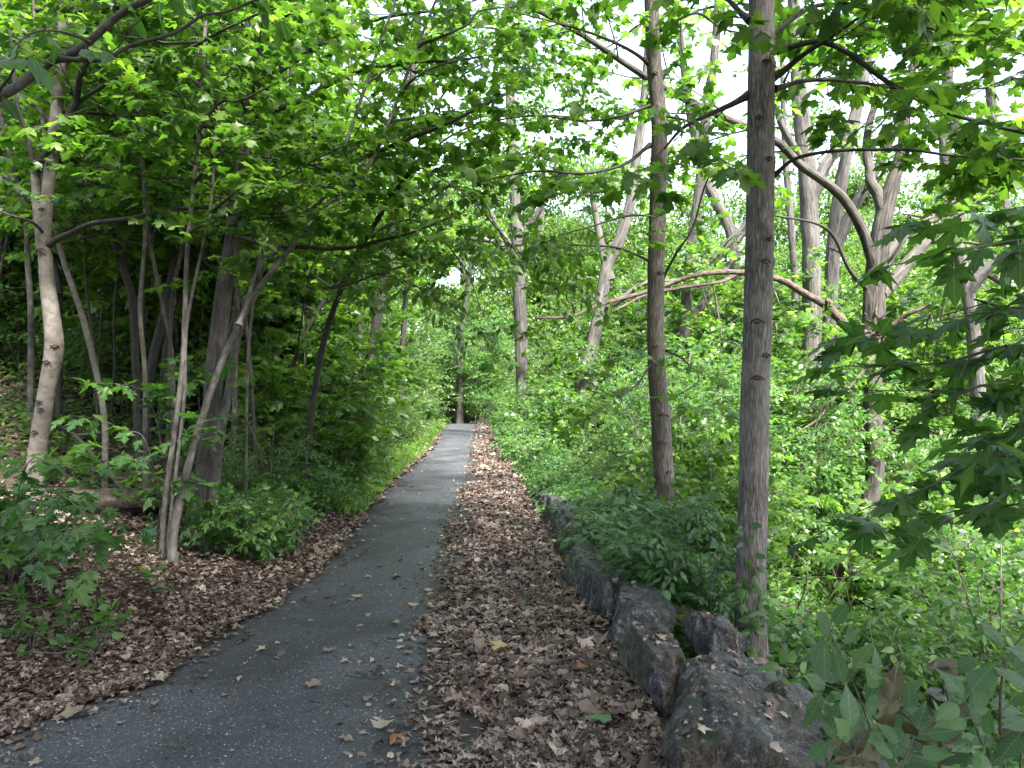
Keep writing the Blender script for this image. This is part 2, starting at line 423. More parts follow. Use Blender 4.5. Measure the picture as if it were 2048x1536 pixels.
class Tree:
    def __init__(s, name, label, cat='tree', base=None, group=None):
        s.base = np.asarray(base, float); s.root = bpy.data.objects.new(name, None); C.objects.link(s.root)
        s.root.location = s.base; s.root.empty_display_size = 0.2
        tag(s.root, label, cat, group); s.lv = Leaves(); s.twigs = MB(); s.trunks = []

    def trunk(s, pts, rad, mat, seg=14, per_m=10, amp=0.05, seed=1, scars=(), name='trunk', flare=0.25, sink=0.25):
        pts = np.asarray(pts, float); rad = np.asarray(rad, float)
        L = np.linalg.norm(np.diff(pts, axis=0), axis=1).sum()
        n = max(8, int(L * per_m))
        c = catmull(pts, n); r = np.interp(np.linspace(0, len(rad) - 1, n), np.arange(len(rad)), rad)
        h = np.linalg.norm(c - c[0], axis=1)
        r = r * (1 + flare * np.exp(-h / (rad[0] * 2.2)))
        if sink: c[0] = c[0] - UP * sink
        mb = MB(); mb.tube(c, r, seg, bump=trunk_bump(amp, seed, scars, pts[0][2] if flare else None, rad[0] * 2.2))
        s.trunk_ob = mb.build(name, M[mat], s.root, s.base)
        s.path = c
        return c

    def bough(s, pts, r0, r1, mat, o=None, depth=2, t0=0.3, dens=1.0, name='branch', seg=8, n=None, amp=0.04):
        mb = MB()
        c = catmull(pts, n or max(8, len(pts) * 6))
        if len(c) > 12:
            kn = catmull(rng.normal(0, min(.55 * (r0 + r1) / 2, .010) + .006, (max(4, len(c) // 5), 3)), len(c)); kn *= np.clip(np.linspace(0, 6, len(c)), 0, 1)[:, None]; c = c + kn
        run = np.linalg.norm(c - c[0], axis=1)
        mb.tube(c, np.linspace(r0, r1, len(c)) * (1 + (.25 if r0 > .04 else .7) * np.exp(-run / (r0 * 2.5))), seg, bump=trunk_bump(amp, int(rng.integers(1e6))))
        if o is not None:
            k = max(1, len(c) // 10)
            sprout(mb, s.lv, c[::k], r1 * 1.6, depth, o, t0, dens)
        mb.build(name, M[mat], s.root, s.base)

    def random_boughs(s, n, zlo, zhi, L, o, mat, elev=(0.1, 0.6), depth=2, az=None, r=0.018):
        path = s.path
        for i in range(n):
            z = zlo + (zhi - zlo) * (i + rng.random()) / n
            k = int(np.argmin(np.abs(path[:, 2] - z))); p = path[k]
            a = rng.uniform(0, 2 * math.pi) if az is None else rng.uniform(*az)
            e = rng.uniform(*elev); l = L * rng.uniform(.65, 1.2)
            d = np.array([math.cos(a), math.sin(a), e])
            q = p + unit(d) * l * .5 + rng.normal(0, .06, 3); w = q + unit(d * [1, 1, .35]) * l * .5
            s.bough([p, (p + q) / 2 + rng.normal(0, .04, 3) + UP * .03, q, w], r, r * .35, mat, o, depth, 0.2, seg=6)

    def finish(s, leafmat):
        if s.lv.d: s.lv.build('crown', M[leafmat], s.root, s.base)
        return s.root


def pix(poly, Y0, Y1=None):
    """[(px,py,w)] -> points and radii, depth running from Y0 to Y1"""
    Y1 = Y0 if Y1 is None else Y1
    k = np.linspace(0, 1, len(poly)); pts, rad = [], []
    for t, q in zip(k, poly):
        Y = Y0 + (Y1 - Y0) * t
        pts.append(P(q[0], q[1], Y)); rad.append(q[2] / F * Y / 2 * math.cos(math.atan((q[0] - CX) / F)) * .96 if len(q) > 2 else .01)
    return np.array(pts), np.array(rad)


def px_trunk(t, poly, Y0, mat, Y1=None, extend=0.0, **k):
    pts, rad = pix(poly, Y0, Y1)
    if extend:
        d = unit(pts[-1] - pts[-3]); d = unit(d + UP)
        pts = np.vstack([pts, pts[-1] + d * extend * .5, pts[-1] + d * extend]); rad = np.append(rad, [rad[-1] * .75, rad[-1] * .35])
    return t.trunk(pts, rad, mat, **k)


def px_bough(t, poly, Y0, Y1, r0, r1, mat, o=None, **k):
    pts, _ = pix(poly, Y0, Y1)
    t.bough(pts, r0, r1, mat, o, **k)


def copy_tree(root, loc, rz, sc, label=None, group=None):
    r = root.copy(); C.objects.link(r); r.location = loc; r.rotation_euler = (0, 0, rz); r.scale = (sc, sc, sc * rng.uniform(.9, 1.12))
    if label: r['label'] = label
    if group: r['group'] = group
    for ch in list(root.children):
        c = ch.copy(); C.objects.link(c); c.parent = r
    return r


# ================================================================== SETTING
def ground_mat():
    m, nt = new_mat('woodland_soil'); L = nt.links
    tc = N(nt, 'ShaderNodeTexCoord')
    n1 = N(nt, 'ShaderNodeTexNoise', Scale=2.2, Detail=8.0, Roughness=.7); L.new(tc.outputs['Object'], n1.inputs['Vector'])
    n2 = N(nt, 'ShaderNodeTexNoise', Scale=34.0, Detail=6.0, Roughness=.7); L.new(tc.outputs['Object'], n2.inputs['Vector'])
    r1 = ramp(nt, n2.outputs['Fac'], [(.3, (.014, .009, .006)), (.5, (.036, .022, .015)), (.68, (.085, .055, .038))])
    r2 = ramp(nt, n1.outputs['Fac'], [(.5, (0, 0, 0)), (.7, (.5, .5, .5))])
    mx = N(nt, 'ShaderNodeMix', data_type='RGBA'); L.new(r2.outputs[0], mx.inputs['Factor']); L.new(r1.outputs[0], mx.inputs[6]); mx.inputs[7].default_value = (.03, .035, .012, 1)
    p = N(nt, 'ShaderNodeBsdfPrincipled', Roughness=.95); L.new(mx.outputs[2], p.inputs['Base Color'])
    b = N(nt, 'ShaderNodeBump', Strength=.8, Distance=.04); L.new(n2.outputs['Fac'], b.inputs['Height']); L.new(b.outputs[0], p.inputs['Normal'])
    o = N(nt, 'ShaderNodeOutputMaterial'); L.new(p.outputs[0], o.inputs[0])
    return m


def asphalt_mat():
    m, nt = new_mat('asphalt'); L = nt.links
    tc = N(nt, 'ShaderNodeTexCoord'); co = tc.outputs['Object']
    n1 = N(nt, 'ShaderNodeTexNoise', Scale=1.3, Detail=5.0, Roughness=.6); L.new(co, n1.inputs['Vector'])
    n2 = N(nt, 'ShaderNodeTexNoise', Scale=85.0, Detail=5.0, Roughness=.8); L.new(co, n2.inputs['Vector'])
    v = N(nt, 'ShaderNodeTexVoronoi', Scale=105.0); L.new(co, v.inputs['Vector'])
    base = ramp(nt, n1.outputs['Fac'], [(.3, (.030, .031, .036)), (.7, (.052, .053, .061))])
    grain = ramp(nt, n2.outputs['Fac'], [(.36, (.3, .3, .3)), (.52, (.95, .95, .95)), (.68, (2.3, 2.3, 2.3))])
    mu = N(nt, 'ShaderNodeMix', data_type='RGBA', blend_type='MULTIPLY'); mu.inputs['Factor'].default_value = 1
    L.new(base.outputs[0], mu.inputs[6]); L.new(grain.outputs[0], mu.inputs[7])
    # pale aggregate chips: a few of the cells
    sp = N(nt, 'ShaderNodeSeparateXYZ'); L.new(v.outputs['Color'], sp.inputs[0])
    a = N(nt, 'ShaderNodeMath', operation='GREATER_THAN'); L.new(sp.outputs['X'], a.inputs[0]); a.inputs[1].default_value = .90
    c = N(nt, 'ShaderNodeMath', operation='LESS_THAN'); L.new(v.outputs['Distance'], c.inputs[0]); c.inputs[1].default_value = .40
    d = N(nt, 'ShaderNodeMath', operation='MULTIPLY'); L.new(a.outputs[0], d.inputs[0]); L.new(c.outputs[0], d.inputs[1])
    chip = ramp(nt, sp.outputs['Y'], [(0, (.09, .09, .095)), (.6, (.2, .2, .2)), (1, (.42, .41, .40))])
    mx = N(nt, 'ShaderNodeMix', data_type='RGBA'); L.new(d.outputs[0], mx.inputs['Factor']); L.new(mu.outputs[2], mx.inputs[6]); L.new(chip.outputs[0], mx.inputs[7])
    # one old seam across the path
    sx = N(nt, 'ShaderNodeSeparateXYZ'); L.new(co, sx.inputs[0])
    nz = N(nt, 'ShaderNodeTexNoise', Scale=5.0, Detail=5.0); L.new(co, nz.inputs['Vector'])
    y = N(nt, 'ShaderNodeMath', operation='MULTIPLY_ADD'); L.new(nz.outputs['Fac'], y.inputs[0]); y.inputs[1].default_value = .22; L.new(sx.outputs['Y'], y.inputs[2])
    yy = N(nt, 'ShaderNodeMath', operation='COMPARE'); L.new(y.outputs[0], yy.inputs[0]); yy.inputs[1].default_value = 8.95; yy.inputs[2].default_value = .022
    m2 = N(nt, 'ShaderNodeMix', data_type='RGBA'); L.new(yy.outputs[0], m2.inputs['Factor']); L.new(mx.outputs[2], m2.inputs[6]); m2.inputs[7].default_value = (.012, .012, .013, 1)
    # hairline cracks, ground-in leaf mould along the edges, old damp stains
    wn = N(nt, 'ShaderNodeTexNoise', Scale=2.5, Detail=4.0); L.new(co, wn.inputs['Vector'])
    wm = N(nt, 'ShaderNodeMix', data_type='RGBA', blend_type='ADD'); wm.inputs['Factor'].default_value = .5; L.new(co, wm.inputs[6]); L.new(wn.outputs['Color'], wm.inputs[7])
    ve = N(nt, 'ShaderNodeTexVoronoi', feature='DISTANCE_TO_EDGE', Scale=.8); L.new(wm.outputs[2], ve.inputs['Vector'])
    cr = N(nt, 'ShaderNodeMath', operation='LESS_THAN'); L.new(ve.outputs['Distance'], cr.inputs[0]); cr.inputs[1].default_value = .0045
    cm = ramp(nt, n1.outputs['Fac'], [(.5, (0, 0, 0)), (.56, (.8, .8, .8))])
    ck = N(nt, 'ShaderNodeMath', operation='MULTIPLY'); L.new(cr.outputs[0], ck.inputs[0]); L.new(cm.outputs[0], ck.inputs[1])
    m3 = N(nt, 'ShaderNodeMix', data_type='RGBA'); L.new(ck.outputs[0], m3.inputs['Factor']); L.new(m2.outputs[2], m3.inputs[6]); m3.inputs[7].default_value = (.010, .009, .008, 1)
    uvn = N(nt, 'ShaderNodeUVMap'); us = N(nt, 'ShaderNodeSeparateXYZ'); L.new(uvn.outputs[0], us.inputs[0])
    en = N(nt, 'ShaderNodeTexNoise', Scale=9.0, Detail=6.0, Roughness=.7); L.new(co, en.inputs['Vector'])
    ea = N(nt, 'ShaderNodeMath', operation='MULTIPLY_ADD'); L.new(en.outputs['Fac'], ea.inputs[0]); ea.inputs[1].default_value = -.22; L.new(us.outputs['X'], ea.inputs[2])
    er = ramp(nt, ea.outputs[0], [(0.0, (.85, .85, .85)), (.03, (0, 0, 0))])
    m4 = N(nt, 'ShaderNodeMix', data_type='RGBA'); L.new(er.outputs[0], m4.inputs['Factor']); L.new(m3.outputs[2], m4.inputs[6]); m4.inputs[7].default_value = (.020, .014, .011, 1)
    sn = N(nt, 'ShaderNodeTexNoise', Scale=.9, Detail=6.0, Roughness=.65, Distortion=.6); L.new(co, sn.inputs['Vector'])
    sr_ = ramp(nt, sn.outputs['Fac'], [(.42, (.62, .62, .64)), (.56, (1.12, 1.12, 1.12))])
    m5 = N(nt, 'ShaderNodeMix', data_type='RGBA', blend_type='MULTIPLY'); m5.inputs['Factor'].default_value = 1; L.new(m4.outputs[2], m5.inputs[6]); L.new(sr_.outputs[0], m5.inputs[7])
    p = N(nt, 'ShaderNodeBsdfPrincipled', Roughness=.62); p.inputs['Specular IOR Level'].default_value = .5
    L.new(m5.outputs[2], p.inputs['Base Color'])
    b = N(nt, 'ShaderNodeBump', Strength=.5, Distance=.006); L.new(n2.outputs['Fac'], b.inputs['Height']); L.new(b.outputs[0], p.inputs['Normal'])
    o = N(nt, 'ShaderNodeOutputMaterial'); L.new(p.outputs[0], o.inputs[0])
    return m


def rock_mat(name, warm=0.3, streak=(14, 14, 3), seed=0.0, wlo=.46):
    m, nt = new_mat(name); L = nt.links
    tc = N(nt, 'ShaderNodeTexCoord')
    mp = N(nt, 'ShaderNodeMapping'); L.new(tc.outputs['Object'], mp.inputs[0]); mp.inputs['Location'].default_value = (seed, seed * .7, seed * .3)
    mp.inputs['Rotation'].default_value = (.5, .7, .3); mp.inputs['Scale'].default_value = streak
    n1 = N(nt, 'ShaderNodeTexNoise', Scale=1.6, Detail=9.0, Roughness=.72, Distortion=.8); L.new(mp.outputs[0], n1.inputs['Vector'])
    n2 = N(nt, 'ShaderNodeTexNoise', Scale=3.2, Detail=5.0, Roughness=.6); L.new(tc.outputs['Object'], n2.inputs['Vector'])
    n3 = N(nt, 'ShaderNodeTexNoise', Scale=120.0, Detail=3.0, Roughness=.7); L.new(tc.outputs['Object'], n3.inputs['Vector'])
    r1 = ramp(nt, n1.outputs['Fac'], [(.36, (.010, .011, .013)), (.46, (.038, .040, .044)), (.55, (.088, .091, .095)), (.66, (.22, .22, .21))])
    r2 = ramp(nt, n2.outputs['Fac'], [(wlo, (0, 0, 0)), (wlo + .12, (1, 1, 1))])
    k = N(nt, 'ShaderNodeMath', operation='MULTIPLY'); L.new(r2.outputs[0], k.inputs[0]); k.inputs[1].default_value = warm
    rw = ramp(nt, n1.outputs['Fac'], [(.36, (.014, .009, .005)), (.5, (.055, .038, .024)), (.66, (.19, .145, .095))])
    mx = N(nt, 'ShaderNodeMix', data_type='RGBA'); L.new(k.outputs[0], mx.inputs['Factor']); L.new(r1.outputs[0], mx.inputs[6]); L.new(rw.outputs[0], mx.inputs[7])
    gl = ramp(nt, n3.outputs['Fac'], [(.36, (.4, .4, .4)), (.52, (1, 1, 1)), (.66, (2.8, 2.8, 2.8))])
    mu = N(nt, 'ShaderNodeMix', data_type='RGBA', blend_type='MULTIPLY'); mu.inputs['Factor'].default_value = .8
    L.new(mx.outputs[2], mu.inputs[6]); L.new(gl.outputs[0], mu.inputs[7])
    gm = N(nt, 'ShaderNodeNewGeometry'); gs = N(nt, 'ShaderNodeSeparateXYZ'); L.new(gm.outputs['Normal'], gs.inputs[0])
    n5 = N(nt, 'ShaderNodeTexNoise', Scale=7.0, Detail=8.0, Roughness=.75); L.new(tc.outputs['Object'], n5.inputs['Vector'])
    ms_ = N(nt, 'ShaderNodeMath', operation='MULTIPLY_ADD'); L.new(gs.outputs['Z'], ms_.inputs[0]); ms_.inputs[1].default_value = .16; L.new(n5.outputs['Fac'], ms_.inputs[2])
    mr_ = ramp(nt, ms_.outputs[0], [(.64, (0, 0, 0)), (.72, (.9, .9, .9))])
    mg = N(nt, 'ShaderNodeMix', data_type='RGBA'); L.new(mr_.outputs[0], mg.inputs['Factor']); L.new(mu.outputs[2], mg.inputs[6]); mg.inputs[7].default_value = (.045, .055, .022, 1)
    n6 = N(nt, 'ShaderNodeTexNoise', Scale=11.0, Detail=4.0, Roughness=.6); L.new(mp.outputs[0], n6.inputs['Vector'])
    n7 = N(nt, 'ShaderNodeTexVoronoi', Scale=14.0); L.new(tc.outputs['Object'], n7.inputs['Vector'])
    lr_ = ramp(nt, n7.outputs['Distance'], [(.10, (.55, .55, .55)), (.2, (0, 0, 0))])
    ls_ = N(nt, 'ShaderNodeSeparateXYZ'); L.new(n7.outputs['Color'], ls_.inputs[0]); lg_ = N(nt, 'ShaderNodeMath', operation='GREATER_THAN'); L.new(ls_.outputs['X'], lg_.inputs[0]); lg_.inputs[1].default_value = .72
    lk_ = N(nt, 'ShaderNodeMath', operation='MULTIPLY'); L.new(lg_.outputs[0], lk_.inputs[0]); L.new(lr_.outputs[0], lk_.inputs[1])
    ml = N(nt, 'ShaderNodeMix', data_type='RGBA'); L.new(lk_.outputs[0], ml.inputs['Factor']); L.new(mg.outputs[2], ml.inputs[6]); ml.inputs[7].default_value = (.24, .25, .20, 1)
    p = N(nt, 'ShaderNodeBsdfPrincipled', Roughness=.6); L.new(ml.outputs[2], p.inputs['Base Color'])
    ad = N(nt, 'ShaderNodeMath', operation='MULTIPLY_ADD'); L.new(n3.outputs['Fac'], ad.inputs[0]); ad.inputs[1].default_value = .3; L.new(n1.outputs['Fac'], ad.inputs[2])
    b = N(nt, 'ShaderNodeBump', Strength=1.0, Distance=.05); L.new(ad.outputs[0], b.inputs['Height']); L.new(b.outputs[0], p.inputs['Normal'])
    o = N(nt, 'ShaderNodeOutputMaterial'); L.new(p.outputs[0], o.inputs[0])
    return m


M['soil'] = ground_mat(); M['asphalt'] = asphalt_mat()


def grid_mesh(X, Y, Z):
    ny, nx = X.shape
    V = np.stack([X, Y, Z], -1).reshape(-1, 3)
    i = np.arange(ny - 1)[:, None] * nx + np.arange(nx - 1)[None]
    i = i.ravel()
    return V, np.stack([i, i + 1, i + nx + 1, i + nx], -1)


gx = np.unique(np.concatenate([np.linspace(-90, -14, 26), np.linspace(-14, 14, 141), np.linspace(14, 90, 26)]))
gy = np.unique(np.concatenate([np.linspace(-30, -2, 10), np.linspace(-2, 36, 153), np.linspace(36, 120, 30)]))
GX, GY = np.meshgrid(gx, gy)
V, Q = grid_mesh(GX, GY, terr(GX, GY))
tag(link('ground', mesh_from('ground', V, Q, M['soil'], smooth=True)), kind='structure')

py_ = np.concatenate([np.linspace(-12, 2.5, 40), np.linspace(2.6, 34, 420)])
s_ = np.linspace(0, 1, 14)
edge = 0.05 * np.sin(py_ * 3.1) + .035 * np.sin(py_ * 7.7 + 1) + rng.normal(0, .012, len(py_))
A_ = xl(py_) + edge; B_ = xw(py_) + .1
PX = A_[:, None] + (B_ - A_)[:, None] * s_[None]; PY = np.repeat(py_[:, None], 14, 1)
PZ = z0(PY) + 0.012 * np.sin(math.pi * s_)[None] + .004 * np.sin(PX * 5) * np.sin(PY * 2.3)
PZ[:, 0] -= .05
V, Q = grid_mesh(PX, PY, PZ)
PUV = np.stack([np.minimum(PX - A_[:, None], (xr(PY) - PX) + .0) , PY], -1).reshape(-1, 2)
tag(link('path', mesh_from('path', V, Q, M['asphalt'], uv=PUV, smooth=True)), kind='structure')


def ztop(x, y):
    """surface a fallen thing lies on"""
    x = np.asarray(x, float)
    on = (x > xl(y) + .04) & (x < xw(y) + .1)
    return np.where(on, z0(y) + .012, terr(x, y) + .004)


# ------------------------------------------------------------------ fallen leaves
def crumpled(seed, kind):
    r = np.random.default_rng(seed)
    V, T = {'m': MAPLE_MID, 'l': MAPLE_LO, 'o': OVATE_HI}[kind]
    V = V.copy(); V[:, 1] -= .4
    a, b, c = r.normal(0, .34, 3)
    V[:, 2] = a * V[:, 0] ** 2 + b * V[:, 1] ** 2 + c * V[:, 0] * V[:, 1] + r.normal(0, .055, len(V))
    if kind == 'm' and r.random() < .4: V[:, 0] *= .6
    V[:, 2] -= V[:, 2].min() - .02
    return V, T


for i in range(5): TEMPL['dm%d' % i] = crumpled(100 + i, 'm')
for i in range(7): TEMPL['dl%d' % i] = crumpled(200 + i, 'l')
for i in range(5): TEMPL['do%d' % i] = crumpled(300 + i, 'o')
TEMPL['straw'] = (np.array([[-.018, 0, .01], [.018, 0, .01], [.02, .5, .06], [-.005, 1, .02]], float), np.array([[0, 1, 2], [0, 2, 3]]))
DM = ['dm%d' % i for i in range(5)]; DL = ['dl%d' % i for i in range(7)]; DO = ['do%d' % i for i in range(5)]


def scatter_litter(lv, x, y, size, keys, lift=0.0, tilt=.35):
    n = len(x)
    key = rng.integers(0, len(keys), n)
    z = ztop(x, y) + lift * rng.random(n)
    ang = rng.uniform(0, 2 * math.pi, n)
    d = np.stack([np.cos(ang), np.sin(ang), rng.normal(0, tilt * .6, n)], 1)
    nr = np.stack([rng.normal(0, tilt, n), rng.normal(0, tilt, n), np.ones(n)], 1)
    pos = np.stack([x, y, z], 1)
    for k in range(len(keys)):
        q = key == k
        if q.any(): lv.add(keys[k], pos[q], d[q], nr[q], size[q])


def ylaw(n, a, b, p=1.0):
    u = rng.random(n)
    return 1 / ((1 - u) / a ** p + u / b ** p) ** (1 / p)


litter = Leaves()
# strip between asphalt and stones: ragged inner edge
n = 56000
y = ylaw(n, 2.6, 31, 1.0)
rag = .10 * np.sin(y * 2.1) + .06 * np.sin(y * 5.3 + 2) + .05 * np.sin(y * 11.0)
u = rng.random(n)
lo = xr(y) + rag
x = lo + (xw(y) + .12 - lo) * u ** .85
bare = np.sin(x * 7 + 3 * np.sin(y * 2.3)) + np.sin(y * 5.1 + 2 * np.sin(x * 4)) + rng.normal(0, .5, n) > 1.25
x = np.where(bare & (y < 14), -50, x)
size = rng.gamma(4, .0058, n) + .012
big = np.where(rng.random(n) < .10, 1.7, 1.0)
scatter_litter(litter, x, y, np.clip(size * big, .025, .15) * np.interp(y, [3, 12, 30], [.85, 1.1, 1.5]), DM + DL + DL + DO + DO, .016, .26)
# bits of stalk and straw in the litter
n = 5000
y = ylaw(n, 2.6, 20, 1.2); x = np.where(rng.random(n) < .6, xr(y) - .06 + (xw(y) + .1 - xr(y)) * rng.random(n), xl(y) + .06 - 2.2 * rng.random(n))
ang = rng.uniform(0, 6.28, n)
litter.add('straw', np.stack([x, y, ztop(x, y) + .014 * rng.random(n) + .003], 1), np.stack([np.cos(ang), np.sin(ang), rng.normal(0, .15, n)], 1), np.stack([rng.normal(0, .3, n), rng.normal(0, .3, n), np.ones(n)], 1), rng.uniform(.04, .11, n))
# thin fringe spilling on to the asphalt
n = 1500
y = ylaw(n, 2.6, 28, 1.0); x = xr(y) + .05 - rng.exponential(.12, n)
scatter_litter(litter, x, y, rng.uniform(.02, .05, n), DL + DO, .004, .2)
# left verge and bank
n = 50000
y = ylaw(n, 2.8, 24, .8)
w = np.interp(y, [3, 6, 9, 14, 24], [2.6, 3.2, 2.2, .6, .25])
x = xl(y) + .12 + .08 * np.sin(y * 3.7) - w * rng.random(n) ** 1.25
size = rng.gamma(4, .0058, n) + .012
scatter_litter(litter, x, y, np.clip(size, .03, .13) * np.interp(y, [3, 12, 30], [.85, 1.1, 1.5]), DM + DL + DL + DO + DO, .016, .28)
n = 1100
y = ylaw(n, 2.8, 26, 1.0); x = xl(y) + .04 + rng.exponential(.13, n)
scatter_litter(litter, x, y, rng.uniform(.02, .055, n), DL + DO, .004, .2)
# loose crumbs of leaf all over the asphalt
n = 900
y = ylaw(n, 2.6, 30, 1.0); x = xl(y) + (xr(y) - xl(y)) * rng.random(n)
scatter_litter(litter, x, y, rng.uniform(.006, .022, n), DL + DO, .002, .1)
# deep in the wood
n = 9000
y = rng.uniform(4, 26, n); x = xl(y) - rng.uniform(1.5, 12, n)
scatter_litter(litter, x, y, rng.uniform(.06, .13, n), DL, .02, .4)
o = litter.build('leaf_litter', M['litter']); tag(o, 'brown fallen leaves covering both verges of the path', kind='stuff', cat='leaf litter')

# single leaves lying on the asphalt
def leaf_one(col):
    s = [(0, col), (1, col)]
    return leaf_mat('single_leaf', s, .12, (.8, .7, .6), .55, vein=True)


LM = dict(tan=leaf_one((.19, .14, .105)), pale=leaf_one((.28, .235, .18)), orange=leaf_one((.20, .085, .035)), brown=leaf_one((.075, .042, .03)), yellow=leaf_one((.4, .34, .05)), straw=leaf_one((.30, .22, .10)), green=leaf_one((.06, .12, .045)))
ones = [  # px, py, size, colour, template, label
    (790, 1502, .10, 'orange', 'dm1', 'orange brown curled leaf at the bottom of the path beside the pale one'),
    (765, 1474, .10, 'pale', 'dl2', 'pale buff leaf lying just behind the orange curled leaf'),
    (690, 1505, .075, 'tan', 'dm3', 'tan leaf at the bottom of the path left of the orange one'),
    (905, 1412, .075, 'straw', 'dm0', 'straw yellow maple leaf on the edge of the leaf strip near the bottom'),
    (895, 1390, .06, 'pale', 'dl1', 'whitish leaf just behind the straw yellow maple leaf'),
    (628, 1392, .085, 'tan', 'dm2', 'grey brown star shaped leaf with a dark stalk in the middle of the asphalt'),
    (885, 1357, .07, 'brown', 'dl4', 'dark brown folded leaf where asphalt meets the leaf strip'),
    (866, 1319, .07, 'pale', 'dm4', 'pale upright maple leaf at the inner edge of the leaf strip'),
    (815, 1322, .05, 'tan', 'dl3', 'small tan leaf on the asphalt left of the pale upright leaf'),
    (150, 1450, .12, 'tan', 'dl5', 'long tan leaf lying on the asphalt at the lower left'),
    (85, 1440, .06, 'brown', 'dl0', 'brown leaf on the lower left asphalt beside the long tan leaf'),
    (230, 1385, .09, 'tan', 'dm0', 'tan leaf with pointed lobes at the rim of the left verge'),
    (315, 1378, .10, 'pale', 'dm2', 'pale oak shaped leaf standing out on the asphalt by the left verge'),
    (308, 1410, .022, 'yellow', 'do1', 'tiny bright yellow leaf on the asphalt below the left verge'),
    (540, 1232, .11, 'pale', 'dm3', 'wide pale leaf where the left verge meets the asphalt midway'),
    (470, 1268, .07, 'tan', 'dm1', 'tan leaf on the asphalt just off the left verge'),
    (522, 1317, .06, 'pale', 'dl2', 'small pale leaf with a twig beside it in mid asphalt'),
    (655, 1318, .065, 'tan', 'dm4', 'crumpled tan leaf in the centre of the asphalt'),
    (690, 1341, .05, 'pale', 'dl6', 'flat pale leaf just right of the crumpled tan leaf'),
    (384, 1310, .07, 'tan', 'dl4', 'narrow tan leaf on the asphalt close to the left verge'),
    (715, 1207, .09, 'pale', 'dl3', 'long pale leaf crosswise on the asphalt farther up'),
    (792, 1165, .075, 'tan', 'dm2', 'greyish leaf on the asphalt beyond the long pale leaf'),
    (735, 1166, .06, 'pale', 'dl1', 'thin pale leaf left of the greyish leaf up the path'),
    (828, 1226, .08, 'pale', 'dl5', 'pale leaf near the edge of the leaf strip midway up'),
    (858, 1194, .08, 'pale', 'dl0', 'whitish star shaped leaf at the strip edge midway up'),
    (720, 1267, .05, 'pale', 'dm1', 'small whitish leaf curled up in mid asphalt'),
    (716, 1124, .07, 'green', 'do2', 'fallen green leaf lying flat on the far asphalt'),
    (790, 1262, .06, 'tan', 'dl2', 'dark veined tan leaf right of the whitish curled leaf'),
    (1140, 1210, .10, 'orange', 'dm3', 'rusty red leaf on the leaf strip beside the stones'),
    (1160, 1363, .08, 'orange', 'do3', 'rusty brown leaf on the leaf strip before the near boulders'),
    (965, 1105, .10, 'orange', 'do0', 'orange leaf lying on the far part of the leaf strip'),
    (1000, 1325, .12, 'straw', 'dl1', 'large yellowish leaf in the middle of the leaf strip'),
    (1245, 1406, .06, 'green', 'do4', 'fresh green leaf fallen at the foot of the near boulders'),
    (1205, 1478, .11, 'green', 'do2', 'dull green lance shaped leaf on dark asphalt by the front boulder'),
    (250, 1335, .10, 'pale', 'do1', 'silvery curled leaf on the left verge under the seedlings'),
]
for px, py, sz, col, tm, lab in ones:
    g = ground_hit(px, py); Vt, Tt = TEMPL[tm]
    a = rng.uniform(0, 6.28); ca, sa = math.cos(a), math.sin(a)
    v = Vt * sz; v = np.column_stack([v[:, 0] * ca - v[:, 1] * sa, v[:, 0] * sa + v[:, 1] * ca, v[:, 2] * .8 + .003])
    on = xr(g[1]) + .1 < g[0] or g[0] < xl(g[1])
    me = mesh_from('fallen_leaf', v, Tt, LM[col], uv=Vt[:, :2])
    o = link('fallen_leaf', me, None, (g[0], g[1], float(ztop(g[0], g[1])) + (.035 if on else .002)))
    tag(o, lab, 'fallen leaf', 'single leaves lying on the path')

# ------------------------------------------------------------------ sticks
def stick(pxs, r, lab, lift=.006, mat='bark_dark', cat='stick', zs=None, forks=()):
    pts = []
    for i, (a, b) in enumerate(pxs):
        g = ground_hit(a, b); g[2] = float(ztop(g[0], g[1])) + lift + (zs[i] if zs else 0); pts.append(g)
    pts = np.array(pts); org = pts.mean(0); mb = MB()
    c = catmull(pts, 9) if len(pts) > 2 else np.linspace(pts[0], pts[1], 5) + rng.normal(0, r * .6, (5, 3)) * [1, 1, .2]
    mb.tube(c, np.linspace(r, r * .5, len(c)), 6)
    L = np.linalg.norm(c[-1] - c[0])
    for f, ang, fl in forks:
        k = int(f * (len(c) - 1)); d = unit(c[-1] - c[0]); d = np.array([d[0] * math.cos(ang) - d[1] * math.sin(ang), d[0] * math.sin(ang) + d[1] * math.cos(ang), .12])
        mb.tube([c[k], c[k] + d * fl * L * .5 + rng.normal(0, .01, 3), c[k] + d * fl * L], np.array([r * .6, r * .45, r * .2]), 5)
    o = mb.build('stick', M[mat], None, org); o.location = org
    tag(o, lab, cat, 'sticks lying on the ground')


stick([(775, 1290), (822, 1297)], .007, 'short thick stick lying crosswise in mid asphalt', mat='bark_stem')
stick([(610, 1443), (640, 1432)], .004, 'small bare twig below the star shaped leaf', mat='bark_stem')
stick([(345, 1310), (378, 1297)], .003, 'thin dark twig on the asphalt near the left verge')
stick([(357, 1330), (382, 1333)], .003, 'straight dark twig left on the asphalt')
stick([(618, 1424), (645, 1426)], .003, 'dark twig under the star shaped leaf stalk')
stick([(690, 1370), (745, 1376), (790, 1372)], .003, 'hair thin twig curving in the centre of the asphalt')
stick([(830, 1475), (880, 1462)], .004, 'pale twig reaching from the leaf strip on to the asphalt', mat='bark_stem')
stick([(890, 1305), (925, 1296)], .008, 'brown stick at the inner edge of the leaf strip', mat='bark_dead')
stick([(920, 1312), (940, 1290)], .007, 'second brown stick leaning at the inner edge of the leaf strip', .02, 'bark_dead')
